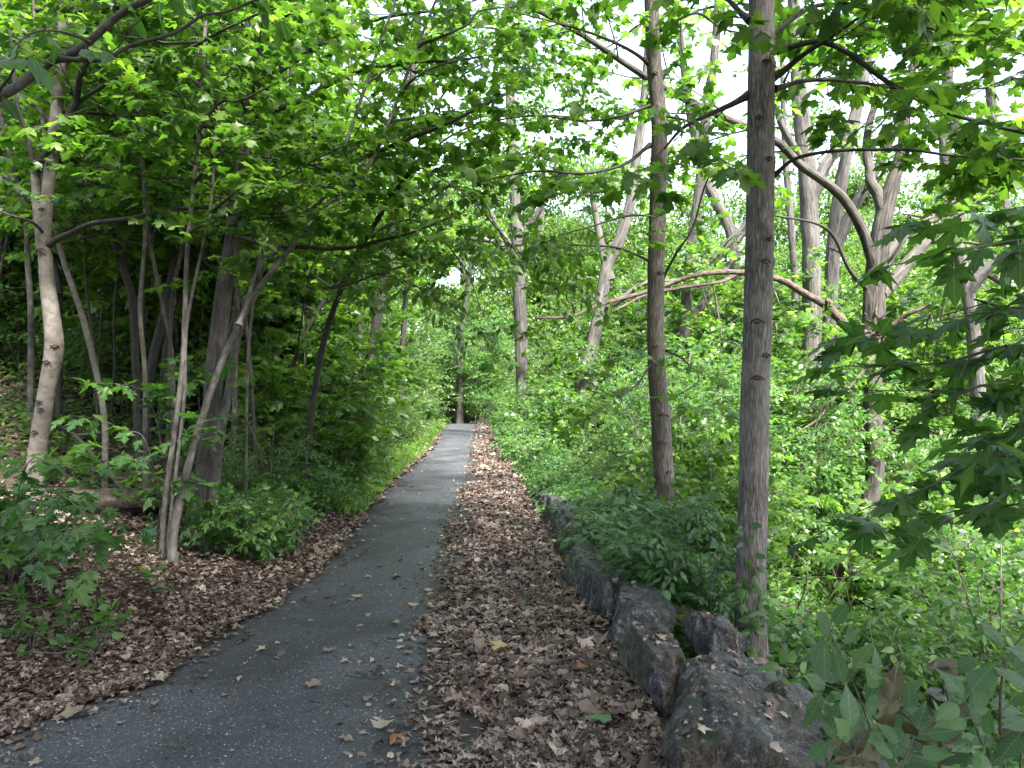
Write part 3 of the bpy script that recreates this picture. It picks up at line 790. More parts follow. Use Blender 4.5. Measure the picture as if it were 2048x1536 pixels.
stick([(950, 1520), (958, 1490), (945, 1470)], .004, 'bent dark twig on the leaf strip at the bottom', .04)
stick([(1090, 1362), (1160, 1340), (1180, 1335)], .009, 'pale stick on the leaf strip near the boulders', .04, 'bark_dead')
stick([(560, 1180), (596, 1176)], .004, 'short twig on the asphalt at the left verge midway')
stick([(700, 1215), (672, 1222)], .004, 'little twig beside the long pale leaf')
stick([(740, 980), (800, 977), (828, 979)], .012, 'weathered stick across the left edge of the far path', mat='bark_dead')
stick([(100, 905), (150, 925), (200, 965), (250, 1010), (290, 1022)], .028, 'long bare fallen limb lying down the dark left bank', .08, 'bark_stem', zs=[.25, .22, .12, .05, 0], forks=[(.3, .6, .3), (.55, -.5, .35), (.7, .7, .2)])
stick([(170, 882), (215, 890), (260, 905), (300, 930)], .012, 'thin fallen branch behind the long bare limb', .12, 'bark_dark', zs=[.1, .14, .1, 0], forks=[(.4, .7, .4)])
stick([(230, 1035), (262, 1002), (285, 970)], .014, 'crooked stick leaning over the rotten log', .1, 'bark_dead', zs=[0, .12, .22])
stick([(135, 970), (190, 985), (240, 975)], .010, 'slender dead stick on the dark left bank', .06, 'bark_dead', forks=[(.5, .6, .4)])
stick([(170, 1085), (225, 1062), (260, 1040)], .008, 'dead twig between left sapling leaves and log', .05, 'bark_dead')
stick([(60, 1325), (140, 1322), (205, 1290), (240, 1255)], .006, 'long pale vine stem trailing over the left verge', .05, 'bark_stem', zs=[0, .0, .05, .1])
stick([(60, 1105), (140, 1090), (215, 1100)], .007, 'dark stick among the left verge litter', .04)
stick([(250, 1150), (270, 1120), (300, 1108)], .006, 'thin dark stick in the litter before the grey stems', .04)

# rotten log on the left bank
c0 = ground_hit(185, 1040); c1 = ground_hit(330, 1030)
lg = bpy.data.objects.new('rotten_log', None); C.objects.link(lg); lg.location = (c0 + c1) / 2
tag(lg, 'splintered reddish rotten log lying on the left bank', 'log')
mb = MB(); a = c0 + [-.25, .05, .10]; b = c1 + [-.05, .15, .10]
cc = catmull([a, (a + b) / 2 + [0, .03, .03], b], 24)
mb.tube(cc, np.interp(np.linspace(0, 1, 24), [0, .7, 1], [.12, .10, .06]), 18, bump=lambda p, t: 1 + .18 * np.sin(7 * t + 2 * p[:, :1]) + .10 * np.sin(13 * t + 9 * p[:, :1]))
mb.build('log_body', M['bark_dead'], lg, np.array(lg.location))
mb = MB()
for i in range(9):
    q = b + rng.normal(0, .03, 3); mb.tube([q - [.2, 0, 0], q + [.02, 0, .01], q + [rng.uniform(.05, .22), rng.normal(0, .03), rng.normal(0, .03)]], np.array([.022, .016, .003]), 5)
mb.build('splinters', M['bark_dead'], lg, np.array(lg.location))

# ------------------------------------------------------------------ boulders
def icosphere(sub):
    import bmesh
    bm = bmesh.new(); bmesh.ops.create_icosphere(bm, subdivisions=sub, radius=1)
    V = np.array([v.co[:] for v in bm.verts]); T = np.array([[v.index for v in f.verts] for f in bm.faces]); bm.free()
    return V, T


ICO = icosphere(6); ICO5 = ICO


def boulder(loc, half, rot, label, mat, seed, ico=ICO5, facets=11, keep=None, moss=False):
    r = np.random.default_rng(seed)
    D, T = ico
    nrm = r.normal(size=(facets, 3)); nrm /= np.linalg.norm(nrm, axis=1)[:, None]
    nrm = np.vstack([nrm, [[0, 0, 1], [0, 0, -1], [1, 0, .15], [-1, 0, .1], [0, 1, .1], [0, -1, .15]]]); nrm /= np.linalg.norm(nrm, axis=1)[:, None]
    off = np.concatenate([r.uniform(.82, 1.05, facets), r.uniform(.78, .9, 6)])
    dots = D @ nrm.T
    rad = np.where(dots > .05, off[None] / np.maximum(dots, .05), 9)
    k = 45.0
    rad = -np.log(np.exp(-k * rad).sum(1)) / k
    V = D * rad[:, None]
    h = np.array(half)
    W = V * h
    s0 = Vector((seed * 3.1, seed * 1.7, seed * .9))
    disp = np.empty(len(W))
    for i, w in enumerate(W):
        v = Vector(w)
        lay = Vector((v.x * 3 + v.z * 1.2, v.y * 3, (v.z + .6 * v.x) * 14))
        rg = abs(mnoise.noise(lay * .55 + s0)); disp[i] = .026 * mnoise.fractal(v * 3.4 + s0, .8, 2.1, 6) + .012 * mnoise.fractal(lay + s0, .7, 2.1, 4) - .010 * max(0, .10 - rg) / .10 + .008 * mnoise.noise(v * 30 + s0)
    W = W + D * disp[:, None]
    me = mesh_from('boulder', W, T, mat, smooth=True)
    o = link('boulder', me); o.location = loc; o.rotation_euler = rot
    tag(o, label, 'boulder', 'boulders edging the path')
    return o


R1m = rock_mat('schist_brown', .75, (16, 16, 3.5), 1.0, .40); R2m = rock_mat('schist_grey', .4, (14, 14, 3), 5.0, .50); R3m = rock_mat('schist_dark', .15, (10, 20, 4), 9.0, .5)
rocks = [
    ((0.94, 3.16, 0.050), (0.35, 0.34, 0.27), (.10, .40, -.25), 'big brown grey boulder with a sloping face at the lower right corner', R1m, 3, ICO),
    ((1.30, 3.36, -0.060), (0.34, 0.46, 0.22), (0, .62, -.2), 'blackish slab sloping away right of the big front boulder', R3m, 5, ICO),
    ((1.08, 3.85, 0.050), (0.34, 0.26, 0.18), (.14, .2, .25), 'flat topped grey boulder dusted with leaf crumbs behind the front one', R2m, 8, ICO),
    ((0.76, 4.10, 0.040), (0.14, 0.36, 0.26), (0, .08, .08), 'tall narrow boulder facing the leaf strip second from the front', R1m, 12, ICO),
    ((1.18, 4.55, 0.110), (0.14, 0.17, 0.17), (0, -.1, .4), 'pale upright stone poking up beside the striped tree trunk', R2m, 14, ICO5),
    ((0.84, 4.90, 0.100), (0.23, 0.43, 0.22), (.05, .1, -.2), 'bluish grey ribbed boulder half under the leafy shrub', R3m, 18, ICO5),
    ((0.70, 5.62, 0.050), (0.19, 0.46, 0.24), (0, .1, .15), 'rounded speckled boulder before the compound leaf seedling', R2m, 23, ICO5),
    ((0.66, 6.35, 0.050), (0.23, 0.50, 0.25), (0, .15, -.1), 'dark boulder with a pale torn edge under hanging leaves', R1m, 27, ICO5),
    ((0.62, 7.25, 0.070), (0.20, 0.46, 0.26), (0, .05, .2), 'brown topped jagged boulder midway along the row', R1m, 31, ICO5),
    ((0.60, 7.95, 0.090), (0.19, 0.39, 0.26), (.1, .1, 0), 'bluish pointed boulder behind the brown topped one', R3m, 36, ICO5),
    ((0.58, 8.75, 0.050), (0.21, 0.42, 0.26), (0, .1, .1), 'black boulder where green creepers begin to cover the row', R3m, 41, ICO5),
    ((0.54, 9.90, 0.010), (0.23, 0.60, 0.23), (0, .1, .1), 'farthest bare boulder mostly covered by creepers', R2m, 44, ICO5),
]
for loc, hf, rot, lab, mt, sd, ic in rocks: boulder(loc, hf, rot, lab, mt, sd, ic)

# leaf crumbs and whole leaves lodged on the stones
from mathutils.bvhtree import BVHTree
from mathutils import Matrix, Euler
bl = Leaves()
for o in [o for o in C.objects if o.name.startswith('boulder')]:
    mw = Matrix.LocRotScale(o.location, o.rotation_euler, None)
    vs = np.empty(len(o.data.vertices) * 3, np.float32); o.data.vertices.foreach_get('co', vs); vs = vs.reshape(-1, 3)
    R_ = np.array(mw.to_3x3()); W = vs @ R_.T + np.array(o.location)
    nn = np.empty(len(vs) * 3, np.float32); o.data.vertices.foreach_get('normal', nn); nn = nn.reshape(-1, 3) @ R_.T
    near = o.location.y < 4.4
    pr = np.clip(nn[:, 2] - .72, 0, 1) * np.array([.2 + max(0, mnoise.noise(Vector(w) * 5)) * 4 for w in W])
    pr /= pr.sum(); k = rng.choice(len(W), 150 if near else 50, p=pr)
    n = len(k); a = rng.uniform(0, 6.28, n); t1 = np.cross(nn[k], np.stack([np.cos(a), np.sin(a), 0 * a], 1))
    sz = np.where(rng.random(n) < .10, rng.uniform(.03, .07, n), rng.uniform(.006, .02, n))
    for q, key in enumerate(['dl0', 'dl3', 'do1', 'do2']):
        mm = np.arange(n) % 4 == q; bl.add(key, W[k][mm] + nn[k][mm] * .003, t1[mm], nn[k][mm] + rng.normal(0, .2, (mm.sum(), 3)), sz[mm])
o = bl.build('stone_litter', M['litter']); tag(o, 'leaf crumbs and small dry leaves lodged on the boulders', kind='stuff', cat='leaf litter')

# ================================================================== TREES
OM = Opt(key='maple_mid', size=.115, space=.115, twig=.24, bark='bark_dark')
OL = Opt(key='maple_lo', size=.092, space=.088, twig=.215)
OL2 = Opt(key='maple_lo', size=.125, space=.15, twig=.34)
OS = Opt(key='kite', size=.075, space=.055, twig=.18, nspread=.6, droop=.4, flat=.5)
OV = Opt(key='ovate', size=.085, space=.085, twig=.2, nspread=.6, droop=.55, flat=.5)


def T(label, px, py, Y=None, name='maple_tree', cat='tree', group=None):
    g = ground_hit(px, py)
    if Y is not None:
        x = (px - CX) / F * Y; g = np.array([x, Y, float(terr(x, Y))])
    t = Tree(name, label, cat, g, group); t.Y = g[1]
    return t


def base_px(t):
    """pixel of the tree's base, so its trunk starts on the ground"""
    x, y, z = t.base
    return (CX + x / y * F, CY - (z - CAMZ) / y * F)


# ---- right pair of straight grey trunks
def scar_list(t, pys, Yd, side):
    out = []
    for i, py in enumerate(pys):
        z = CAMZ - (py - CY) / F * Yd
        out.append((z, side[i], .42, .05, .16))
    return out


t = T('straight grey maple trunk wrapped in young creeper beside the boulders', 1500, 1385, 4.75)
bx, by = base_px(t)
sc_ = scar_list(t, [75, 130, 322, 520, 478, 645, 712, 240, 900], 4.75, [4.2, 4.6, 4.5, 4.9, 4.3, 5.3, 4.0, 5.6, 4.9])
px_trunk(t, [(bx, by, 66), (1500, 1200, 65), (1506, 1000, 64), (1508, 850, 63), (1515, 650, 61), (1520, 450, 60), (1522, 200, 57), (1523, 0, 53)], t.Y, 'bark_grey', extend=5, seg=48, per_m=34, amp=.022, seed=3, scars=sc_, flare=.3)
for poly, Ya, Yb, r0, r1, dn in [
    ([(1545, 155), (1600, 110), (1668, 70), (1740, 20)], 4.75, 4.4, .020, .008, 1.0),
    ([(1547, 102), (1620, 88), (1700, 115), (1800, 180), (1900, 225), (2060, 268), (2200, 300)], 4.75, 4.1, .019, .008, 1.0),
    ([(1547, 178), (1620, 160), (1720, 165), (1850, 180), (2000, 175)], 4.75, 5.3, .017, .006, 1.0),
    ([(1497, 190), (1420, 225), (1360, 255), (1318, 300)], 4.75, 4.6, .018, .007, 1.0),
    ([(1548, 350), (1590, 320), (1680, 302), (1800, 300), (1900, 310), (2050, 322), (2220, 350)], 4.75, 4.2, .013, .006, .5),
    ([(1500, 40), (1440, -10), (1330, -60), (1200, -90)], 4.75, 5.3, .018, .007, 1.0),
    ([(1540, -40), (1640, -90), (1800, -60), (1980, 20)], 4.75, 5.6, .018, .007, 1.0),
    ([(1545, -20), (1600, -60), (1700, 0), (1860, 60), (1990, 90)], 4.75, 5.0, .016, .007, 1.0),
]:
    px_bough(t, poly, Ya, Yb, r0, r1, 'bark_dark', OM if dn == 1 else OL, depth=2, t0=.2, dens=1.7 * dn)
t.random_boughs(16, 3.6, 8.6, 2.1, Opt(key='maple_lo', size=.13, space=.11, twig=.28), 'bark_dark', (0.1, .5), 2)
t.finish('maple')
R1 = t

t = T('slimmer brown maple trunk left of the straight grey one', 1332, 1135, 7.1)
bx, by = base_px(t)
sc_ = scar_list(t, [150, 330, 560, 700, 822, 870, 940, 80], 7.1, [4.6, 4.2, 5.0, 4.3, 4.9, 4.4, 5.2, 5.0])
px_trunk(t, [(bx, by, 46), (1330, 1000, 43), (1322, 850, 41), (1312, 700, 37), (1312, 550, 36), (1315, 400, 36), (1318, 250, 34), (1308, 120, 31), (1303, 0, 29)], t.Y, 'bark_brown', extend=4.5, seg=36, per_m=26, amp=.03, seed=5, scars=sc_, flare=.3)
for poly, Ya, Yb, r0, r1, o_, dn in [
    ([(1300, 290), (1240, 330), (1150, 350), (1060, 345), (960, 360)], 7.1, 6.2, .018, .006, OL, 1.1),
    ([(1325, 560), (1350, 510), (1390, 450), (1410, 375), (1425, 340)], 7.1, 6.6, .014, .006, OL, .5),
    ([(1302, 525), (1260, 500), (1190, 493), (1100, 492), (1060, 497)], 7.1, 6.4, .013, .005, OL, .55),
    ([(1330, 700), (1370, 725), (1400, 760), (1350, 790)], 7.1, 6.8, .010, .004, OL, .8),
    ([(1305, 210), (1240, 232), (1150, 240), (1050, 232), (980, 250)], 7.1, 6.6, .014, .005, OL, 1.1),
    ([(1308, 430), (1250, 435), (1180, 448), (1120, 470)], 7.1, 6.6, .012, .005, OL, .9),
    ([(1308, 720), (1275, 770), (1230, 790), (1170, 760)], 7.1, 6.6, .010, .004, OL, .8),
    ([(1300, 130), (1240, 90), (1150, 60), (1020, 20)], 7.1, 6.4, .018, .006, OL, 1.0),
    ([(1320, 230), (1390, 250), (1440, 310), (1480, 340)], 7.1, 6.7, .013, .005, OL, .9),
    ([(1320, 60), (1390, 30), (1460, 60), (1600, 80)], 7.1, 7.5, .016, .006, OL, 1.0),
]:
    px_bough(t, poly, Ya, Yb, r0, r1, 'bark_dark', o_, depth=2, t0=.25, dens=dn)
t.random_boughs(9, 4.9, 9, 2.0, Opt(key='maple_lo', size=.14, space=.13, twig=.32), 'bark_dark', (0.1, .5), 2)
t.finish('maple')

def add_scars(t, marks, Yd, rr):
    for py, a0, w in marks:
        z = CAMZ - (py - CY) / F * Yd; k = int(np.argmin(np.abs(t.path[:, 2] - z))); c = t.path[k]; r = np.interp(z, [t.path[0][2], t.path[-1][2]], rr)
        an = np.linspace(a0 - w, a0 + w, 13); u = np.linspace(-1, 1, 13)
        pts = np.stack([c[0] + r * np.cos(an), c[1] + r * np.sin(an), z - .35 * r * w * 1.6 * u ** 2], 1)
        mb = MB(); mb.tube(pts, .0075 * (1 - .75 * u ** 2) + .001, 6)
        an2 = np.linspace(a0 - w * .45, a0 + w * .45, 7); p2 = np.stack([c[0] + r * np.cos(an2), c[1] + r * np.sin(an2), np.full(7, z - .018)], 1)
        mb.tube(p2, np.array([.003, .008, .010, .011, .010, .008, .003]), 6)
        mb.build('branch_scar', M['bark_scar'], t.trunk_ob, t.base)


add_scars(R1, [(78, 4.45, .5), (130, 4.75, .35), (240, 4.3, .3), (322, 5.0, .3), (478, 5.05, .3), (522, 4.85, .4), (640, 4.4, .5), (708, 5.1, .4), (752, 4.5, .5)], 4.75, [.101, .064])
add_scars(t, [(150, 4.5, .4), (330, 4.9, .4), (545, 5.0, .4), (690, 4.4, .4), (825, 4.75, .7), (880, 4.5, .6), (940, 5.0, .3)], 7.1, [.105, .05])

# ---- right: forked rough tree with the snapped dead limb
t = T('rough barked forked tree with broken dead limb at its crotch on the right slope', 1680, 1262, 10.6, 'forked_tree')
bx, by = base_px(t)
px_trunk(t, [(bx, by, 64), (1700, 1150, 56), (1728, 1050, 47), (1748, 950, 42), (1746, 850, 42), (1745, 730, 43), (1747, 640, 46), (1750, 560, 45), (1758, 490, 42), (1768, 430, 38), (1780, 380, 33), (1797, 330, 28), (1808, 280, 25), (1816, 180, 21), (1850, 40, 15), (1870, -80, 10)], t.Y, 'bark_rough', seg=24, per_m=12, amp=.06, seed=8, flare=.3)
YR = 10.6
for poly, Yb, r0, r1, mt in [
    ([(1752, 545), (1728, 470), (1692, 408), (1650, 370), (1600, 330), (1550, 280), (1440, 232), (1330, 180), (1230, 120), (1140, 60), (1050, 5)], 9.2, .072, .026, 'bark_rough'),
    ([(1768, 420), (1750, 370), (1738, 330), (1735, 270), (1760, 180)], 10.9, .08, .04, 'bark_rough'),
    ([(1755, 590), (1790, 560), (1835, 505), (1900, 440), (1965, 380), (2050, 300)], 12, .10, .05, 'bark_rough'),
    ([(1760, 540), (1800, 480), (1860, 440), (1950, 365), (2040, 280)], 12.5, .08, .04, 'bark_rough'),
]:
    px_bough(t, poly, YR, Yb, r0, r1, mt, Opt(key='maple_lo', size=.125, space=.11, twig=.28), depth=2, t0=.4, dens=1.2, seg=14, n=40)
for poly, Yb, r0, r1, mt in [
    ([(1740, 672), (1700, 660), (1672, 632), (1645, 604), (1600, 578), (1555, 556), (1480, 544), (1400, 551), (1310, 580), (1200, 606), (1140, 629), (1070, 633)], 9.6, .062, .014, 'bark_dead'),
    ([(1480, 545), (1430, 565), (1300, 585), (1240, 612), (1215, 625)], 9.9, .03, .01, 'bark_dead'),
    ([(1150, 627), (1138, 600), (1128, 575)], 9.6, .016, .006, 'bark_dead'),
    ([(1672, 632), (1660, 612), (1655, 603)], 10.2, .05, .035, 'bark_dead'),
    ([(1755, 668), (1790, 645), (1830, 622), (1862, 604)], 10.2, .045, .014, 'bark_dead'),
    ([(1770, 680), (1745, 715), (1700, 770), (1650, 815), (1605, 862)], 10.0, .030, .014, 'bark_dead'),
    ([(1735, 580), (1700, 540), (1670, 480), (1640, 455), (1560, 430)], 9.8, .030, .012, 'bark_dark'),
    ([(1758, 560), (1790, 510), (1815, 450), (1822, 430)], 10.2, .028, .010, 'bark_dead'),
    ([(1745, 1040), (1780, 1075), (1822, 1108)], 10.0, .045, .03, 'bark_dead'),
]:
    px_bough(t, poly, YR, Yb, r0, r1, mt, None, seg=10, n=36, amp=.10)
mb = MB()
cr = P(1752, 665, YR)
for i in range(60):
    d = unit([rng.normal(0, 1), rng.normal(-.3, .6), rng.uniform(-.2, .9)]); q = cr + [rng.normal(0, .13), -.14, rng.normal(-.02, .10)]
    mb.tube([q, q + d * rng.uniform(.04, .16)], np.array([.022, .004]), 4)
mb.build('splintered_stub', M['bark_dead'], t.root, t.base)
t.finish('maple')

# ---- other big trunks, right and centre (at true depth)
def big(label, poly, Y, boughs=(), mat='bark_far', o_=OL2, name='woodland_tree', extend=6, crown=5, Ltop=2.6, dens=.7, amp=.06, cz=None, lm='far', by_=None):
    px0 = poly[0][0]
    t = T(label, px0, 900, Y, name)
    bx, by = base_px(t)
    poly = [(a, b, c * .86) for a, b, c in poly]
    pl = [(bx if by_ is None else px0, by, poly[0][2] * 1.1)] + list(poly)
    px_trunk(t, pl, Y, mat, extend=extend, seg=18, per_m=6, amp=amp, seed=int(Y * 10))
    for b in boughs:
        pl, Yb, r0, r1 = b[:4]
        px_bough(t, pl, Y, Yb, r0, r1, mat, o_, depth=2, t0=.45, dens=dens, seg=10)
    if crown:
        zt = t.path[-1][2]
        t.random_boughs(crown, zt - extend * .8, zt - .3, Ltop, o_, 'bark_dark', (0.1, .7), 2, r=.04)
    t.finish(lm)
    return t


big('broad pale trunk behind the forked tree rising out of bright shrubs', [(1618, 850, 50), (1622, 700, 49), (1624, 560, 48), (1618, 420, 46), (1610, 300, 43), (1600, 200, 38), (1590, 60, 32)], 17.5,
    [([(1615, 420), (1650, 330), (1690, 280), (1720, 180)], 18, .15, .08), ([(1610, 330), (1560, 240), (1540, 140)], 17, .10, .05)], extend=7)
big('tall trunk directly behind the fork leaning right', [(1655, 860, 34), (1658, 700, 34), (1665, 520, 33), (1680, 380, 32), (1700, 280, 30), (1730, 150, 26), (1750, 20, 22)], 19.5, [([(1668, 500), (1700, 430), (1760, 330), (1800, 240)], 19, .15, .08)])
big('pale leaning trunk right of the path seen between two maples', [(1165, 780, 36), (1185, 690, 34), (1202, 600, 32), (1215, 530, 30), (1235, 490, 28), (1260, 410, 24), (1275, 300, 22), (1290, 180, 20)], 17.0,
    [([(1220, 560), (1205, 500), (1190, 420), (1180, 350)], 17, .10, .05), ([(1202, 620), (1240, 600), (1290, 570), (1350, 560)], 16.5, .09, .03)], extend=5)
big('tall trunk near the path crest with arching side limbs', [(1045, 800, 30), (1042, 700, 30), (1040, 620, 30), (1035, 500, 29), (1030, 410, 27), (1025, 300, 24), (1020, 180, 22)], 23.0,
    [([(1028, 520), (1000, 490), (960, 478), (930, 480)], 22.5, .12, .05), ([(1032, 510), (1010, 470), (985, 430), (965, 390)], 23, .11, .05), ([(1038, 470), (1080, 420), (1120, 330)], 23, .11, .05)], extend=6)
big('slender dark trunk standing just beyond the end of the path', [(918, 840, 18), (920, 770, 17), (919, 700, 15), (928, 620, 13), (940, 540, 10), (945, 480, 7)], 33.0, [], 'bark_dark', extend=2, crown=8, Ltop=2.6)
big('grey trunk between slim brown maple and straight grey maple', [(1362, 800, 30), (1370, 650, 30), (1378, 550, 29), (1390, 450, 28), (1400, 370, 26), (1410, 250, 24), (1430, 100, 22)], 20.0,
    [([(1375, 580), (1410, 545), (1440, 500), (1500, 440)], 20, .15, .07), ([(1360, 680), (1400, 620), (1450, 540), (1500, 490)], 20.5, .14, .06)])
big('far leaning bole with smooth bark high on the right', [(1480, 800, 28), (1475, 600, 27), (1462, 470, 26), (1430, 400, 25), (1410, 350, 24), (1380, 220, 22)], 21.0, [([(1470, 480), (1500, 450), (1560, 380)], 21, .12, .06)])
big('distant trunk at the right edge among bright leaves', [(1960, 900, 40), (1950, 700, 38), (1930, 560, 36), (1900, 420, 34), (1890, 250, 30), (1900, 80, 26)], 17.0, [([(1935, 580), (1990, 520), (2060, 470)], 16.5, .13, .06), ([(1910, 450), (1960, 330), (2020, 250)], 17, .12, .05)])
big('distant trunk half hidden at the far right of the valley', [(2090, 900, 36), (2080, 700, 35), (2040, 500, 34), (2000, 380, 30), (1985, 220, 28)], 20.0, [([(2060, 600), (1960, 540), (1880, 520)], 19, .12, .05)])
big('thin pale trunk on the slope left of the forked tree', [(1570, 900, 20), (1578, 760, 19), (1590, 600, 18), (1582, 450, 17), (1570, 300, 15)], 24.0, [])

# ---- left side: pale smooth maple in front
t = T('pale smooth barked maple with a kinked trunk at the left edge', 66, 1000)
bx, by = base_px(t); YL = t.Y
px_trunk(t, [(bx, by, 42), (75, 900, 40), (95, 780, 37), (108, 700, 41), (104, 640, 37), (94, 560, 32), (89, 480, 29), (94, 400, 27), (108, 270, 27), (122, 130, 26), (130, 0, 24)], YL, 'bark_pale', extend=4, seg=32, per_m=30, amp=.035, seed=11, scars=[(CAMZ - (q - CY) / F * YL, s, .5, .03, .07) for q, s in [(720, 5.2), (810, 4.4), (860, 4.8), (500, 4.6), (150, 4.7), (420, 5.1), (330, 4.2)]])
px_bough(t, [(86, 500), (76, 440), (70, 370), (72, 335)], YL, YL, .045, .034, 'bark_pale', None, seg=14)
for poly, Yb, r0, r1, dn in [
    ([(72, 338), (100, 290), (128, 235), (155, 180), (180, 120), (205, 80), (225, 0), (240, -60)], YL - .5, .034, .014, .6),
    ([(72, 338), (60, 295), (40, 240), (28, 180), (20, 90), (5, 0)], YL - .3, .022, .010, .6),
    ([(128, 238), (180, 190), (280, 130), (340, 115), (420, 80), (520, 30), (600, 5)], YL - 1.0, .018, .008, 1.0),
    ([(92, 492), (140, 465), (200, 443), (300, 426), (430, 421), (520, 402), (600, 372), (680, 350)], YL - .7, .026, .010, .9),
    ([(95, 470), (60, 450), (20, 430), (-60, 400)], YL - .4, .015, .006, 1.0),
    ([(120, 150), (180, 60), (300, 10), (420, -20)], YL + .6, .018, .007, 1.0),
    ([(110, 250), (40, 190), (-40, 120)], YL + .3, .018, .007, 1.0),
]:
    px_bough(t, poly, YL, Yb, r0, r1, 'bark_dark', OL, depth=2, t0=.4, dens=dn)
add_scars(t, [(500, 4.8, .6), (690, 5.3, .5), (722, 4.6, .6), (800, 4.5, .5), (815, 4.9, .4), (860, 4.7, .4), (150, 4.6, .4), (330, 4.9, .5), (420, 4.8, .5)], YL, [.092, .045])
t.random_boughs(9, 3.9, 7.8, 2.3, Opt(key='maple_lo', size=.14, space=.12, twig=.3), 'bark_dark', (0.1, .5), 2)
t.finish('maple')

# dark bough coming in from a leaning tree outside the left edge
t = Tree('leaning_tree', 'dark leaning bough with large shadowed leaves crossing the top left corner', 'tree', [-3.7, 3.0, float(terr(-3.7, 3.0))])
t.trunk([t.base, t.base + [.05, .05, 1.2], [-3.35, 3.25, 2.25], P(-130, 260, 3.4)], np.array([.075, .065, .055, .045]), 'bark_dark', seg=14, amp=.05)
for poly, Ya, Yb, r0, r1, dn in [
    ([(-130, 260), (0, 198), (60, 152), (140, 105), (220, 57), (300, 5), (380, -60)], 3.4, 3.7, .024, .014, .35),
    ([(120, 118), (200, 122), (290, 82), (390, 42), (450, 27), (540, -10)], 3.5, 3.8, .011, .006, .45),
    ([(180, 85), (120, 60), (60, 60), (30, 90)], 3.5, 3.2, .006, .003, .5),
]:
    px_bough(t, poly, Ya, Yb, r0, r1, 'bark_dark', Opt(key='ovate_rich', size=.12, space=.26, twig=.5, droop=.9, nspread=.6), depth=1, t0=.2, dens=dn)
t.finish('maple_near')

# ---- left cluster of stems
def stem(label, poly, mat='bark_stem', Y=None, Y1=None, boughs=5, zr=(2.4, 5.5), L=1.3, o_=OL, extend=2.5, az=None, name='maple_sapling', lm='maple', elev=(.05, .5), extra=(), cat='sapling', hit=True, seg=10, amp=.05):
    px0, py0 = poly[0][:2]
    t = T(label, px0, py0, Y, name, cat)
    if Y is not None:
        bx, by = base_px(t); poly = [(bx, by, poly[0][2])] + list(poly[1:])
    px_trunk(t, poly, t.Y, mat, Y1=(t.Y if Y1 is None else Y1), extend=extend, seg=seg, per_m=9, amp=amp, seed=int(px0))
    for b in extra:
        px_bough(t, b[0], t.Y, b[1], b[2], b[3], b[4] if len(b) > 4 else mat, b[5] if len(b) > 5 else o_, depth=2, t0=.4, dens=.8)
    if boughs: t.random_boughs(int(boughs * 1.7), zr[0], zr[1], L, o_, 'bark_dark', elev, 2, az=az, r=.014)
    t.finish(lm)
    return t


stem('pale grey leaning stem forking upward from the litter at the bank foot', [(345, 1130, 22), (348, 1060, 19), (385, 900, 17), (430, 760, 16), (478, 650, 15), (520, 575, 14), (590, 485, 12), (660, 402, 10), (740, 330, 8)], boughs=4, zr=(2.9, 4.6), L=1.4, Y1=6.8,
     extra=[([(478, 650), (500, 600), (515, 540), (530, 470), (560, 380)], 6.6, .018, .008)])
stem('slim tan stem standing right against the pale grey leaning stem', [(322, 1115, 12), (330, 1000, 12), (350, 860, 11), (366, 720, 11), (371, 600, 11), (376, 480, 10), (398, 260, 9), (410, 60, 9)], boughs=6, zr=(2.6, 5), L=1.2)
stem('thin leftmost shoot of the clump with a slight lean', [(332, 1118, 9), (345, 1000, 8), (368, 800, 8), (375, 640, 7), (420, 420, 6)], boughs=3, zr=(2.6, 4), L=.9, extend=1.2)
stem('dark curving stem in the shade behind the bare fallen limb', [(275, 900, 17), (272, 740, 17), (265, 600, 17), (248, 540, 17), (228, 480, 17), (190, 400, 15), (150, 330, 14), (100, 230, 12)], 'bark_dark', Y=9.0, boughs=6, zr=(3.2, 6.5), L=1.6)
stem('straight thin stem between the dark curving stem and the clump', [(290, 900, 10), (290, 760, 10), (280, 620, 10), (290, 470, 9), (285, 330, 9), (255, 150, 8), (235, 20, 7)], Y=8.0, boughs=6, zr=(2.8, 6), L=1.5)
stem('reddish thin stem bending left above the clump', [(345, 880, 10), (345, 730, 10), (325, 610, 9), (300, 480, 9), (290, 350, 8), (270, 180, 7)], 'bark_stem', Y=8.6, boughs=5, zr=(3, 6), L=1.4)
stem('leaning dark trunk rising right behind the thin stems', [(290, 880, 22), (302, 740, 20), (332, 610, 20), (352, 520, 19), (385, 440, 17), (430, 330, 15), (470, 200, 13)], 'bark_dark', Y=10, boughs=8, zr=(3.4, 7), L=2.0, name='woodland_tree', cat='tree')
stem('second leaning dark trunk crossing behind the big rough trunk', [(320, 860, 20), (335, 690, 18), (365, 580, 18), (410, 535, 16), (480, 492, 15), (560, 475, 12), (640, 440, 10)], 'bark_dark', Y=11, boughs=7, zr=(3.2, 4.4), L=1.8, name='woodland_tree', cat='tree', extend=1.5)
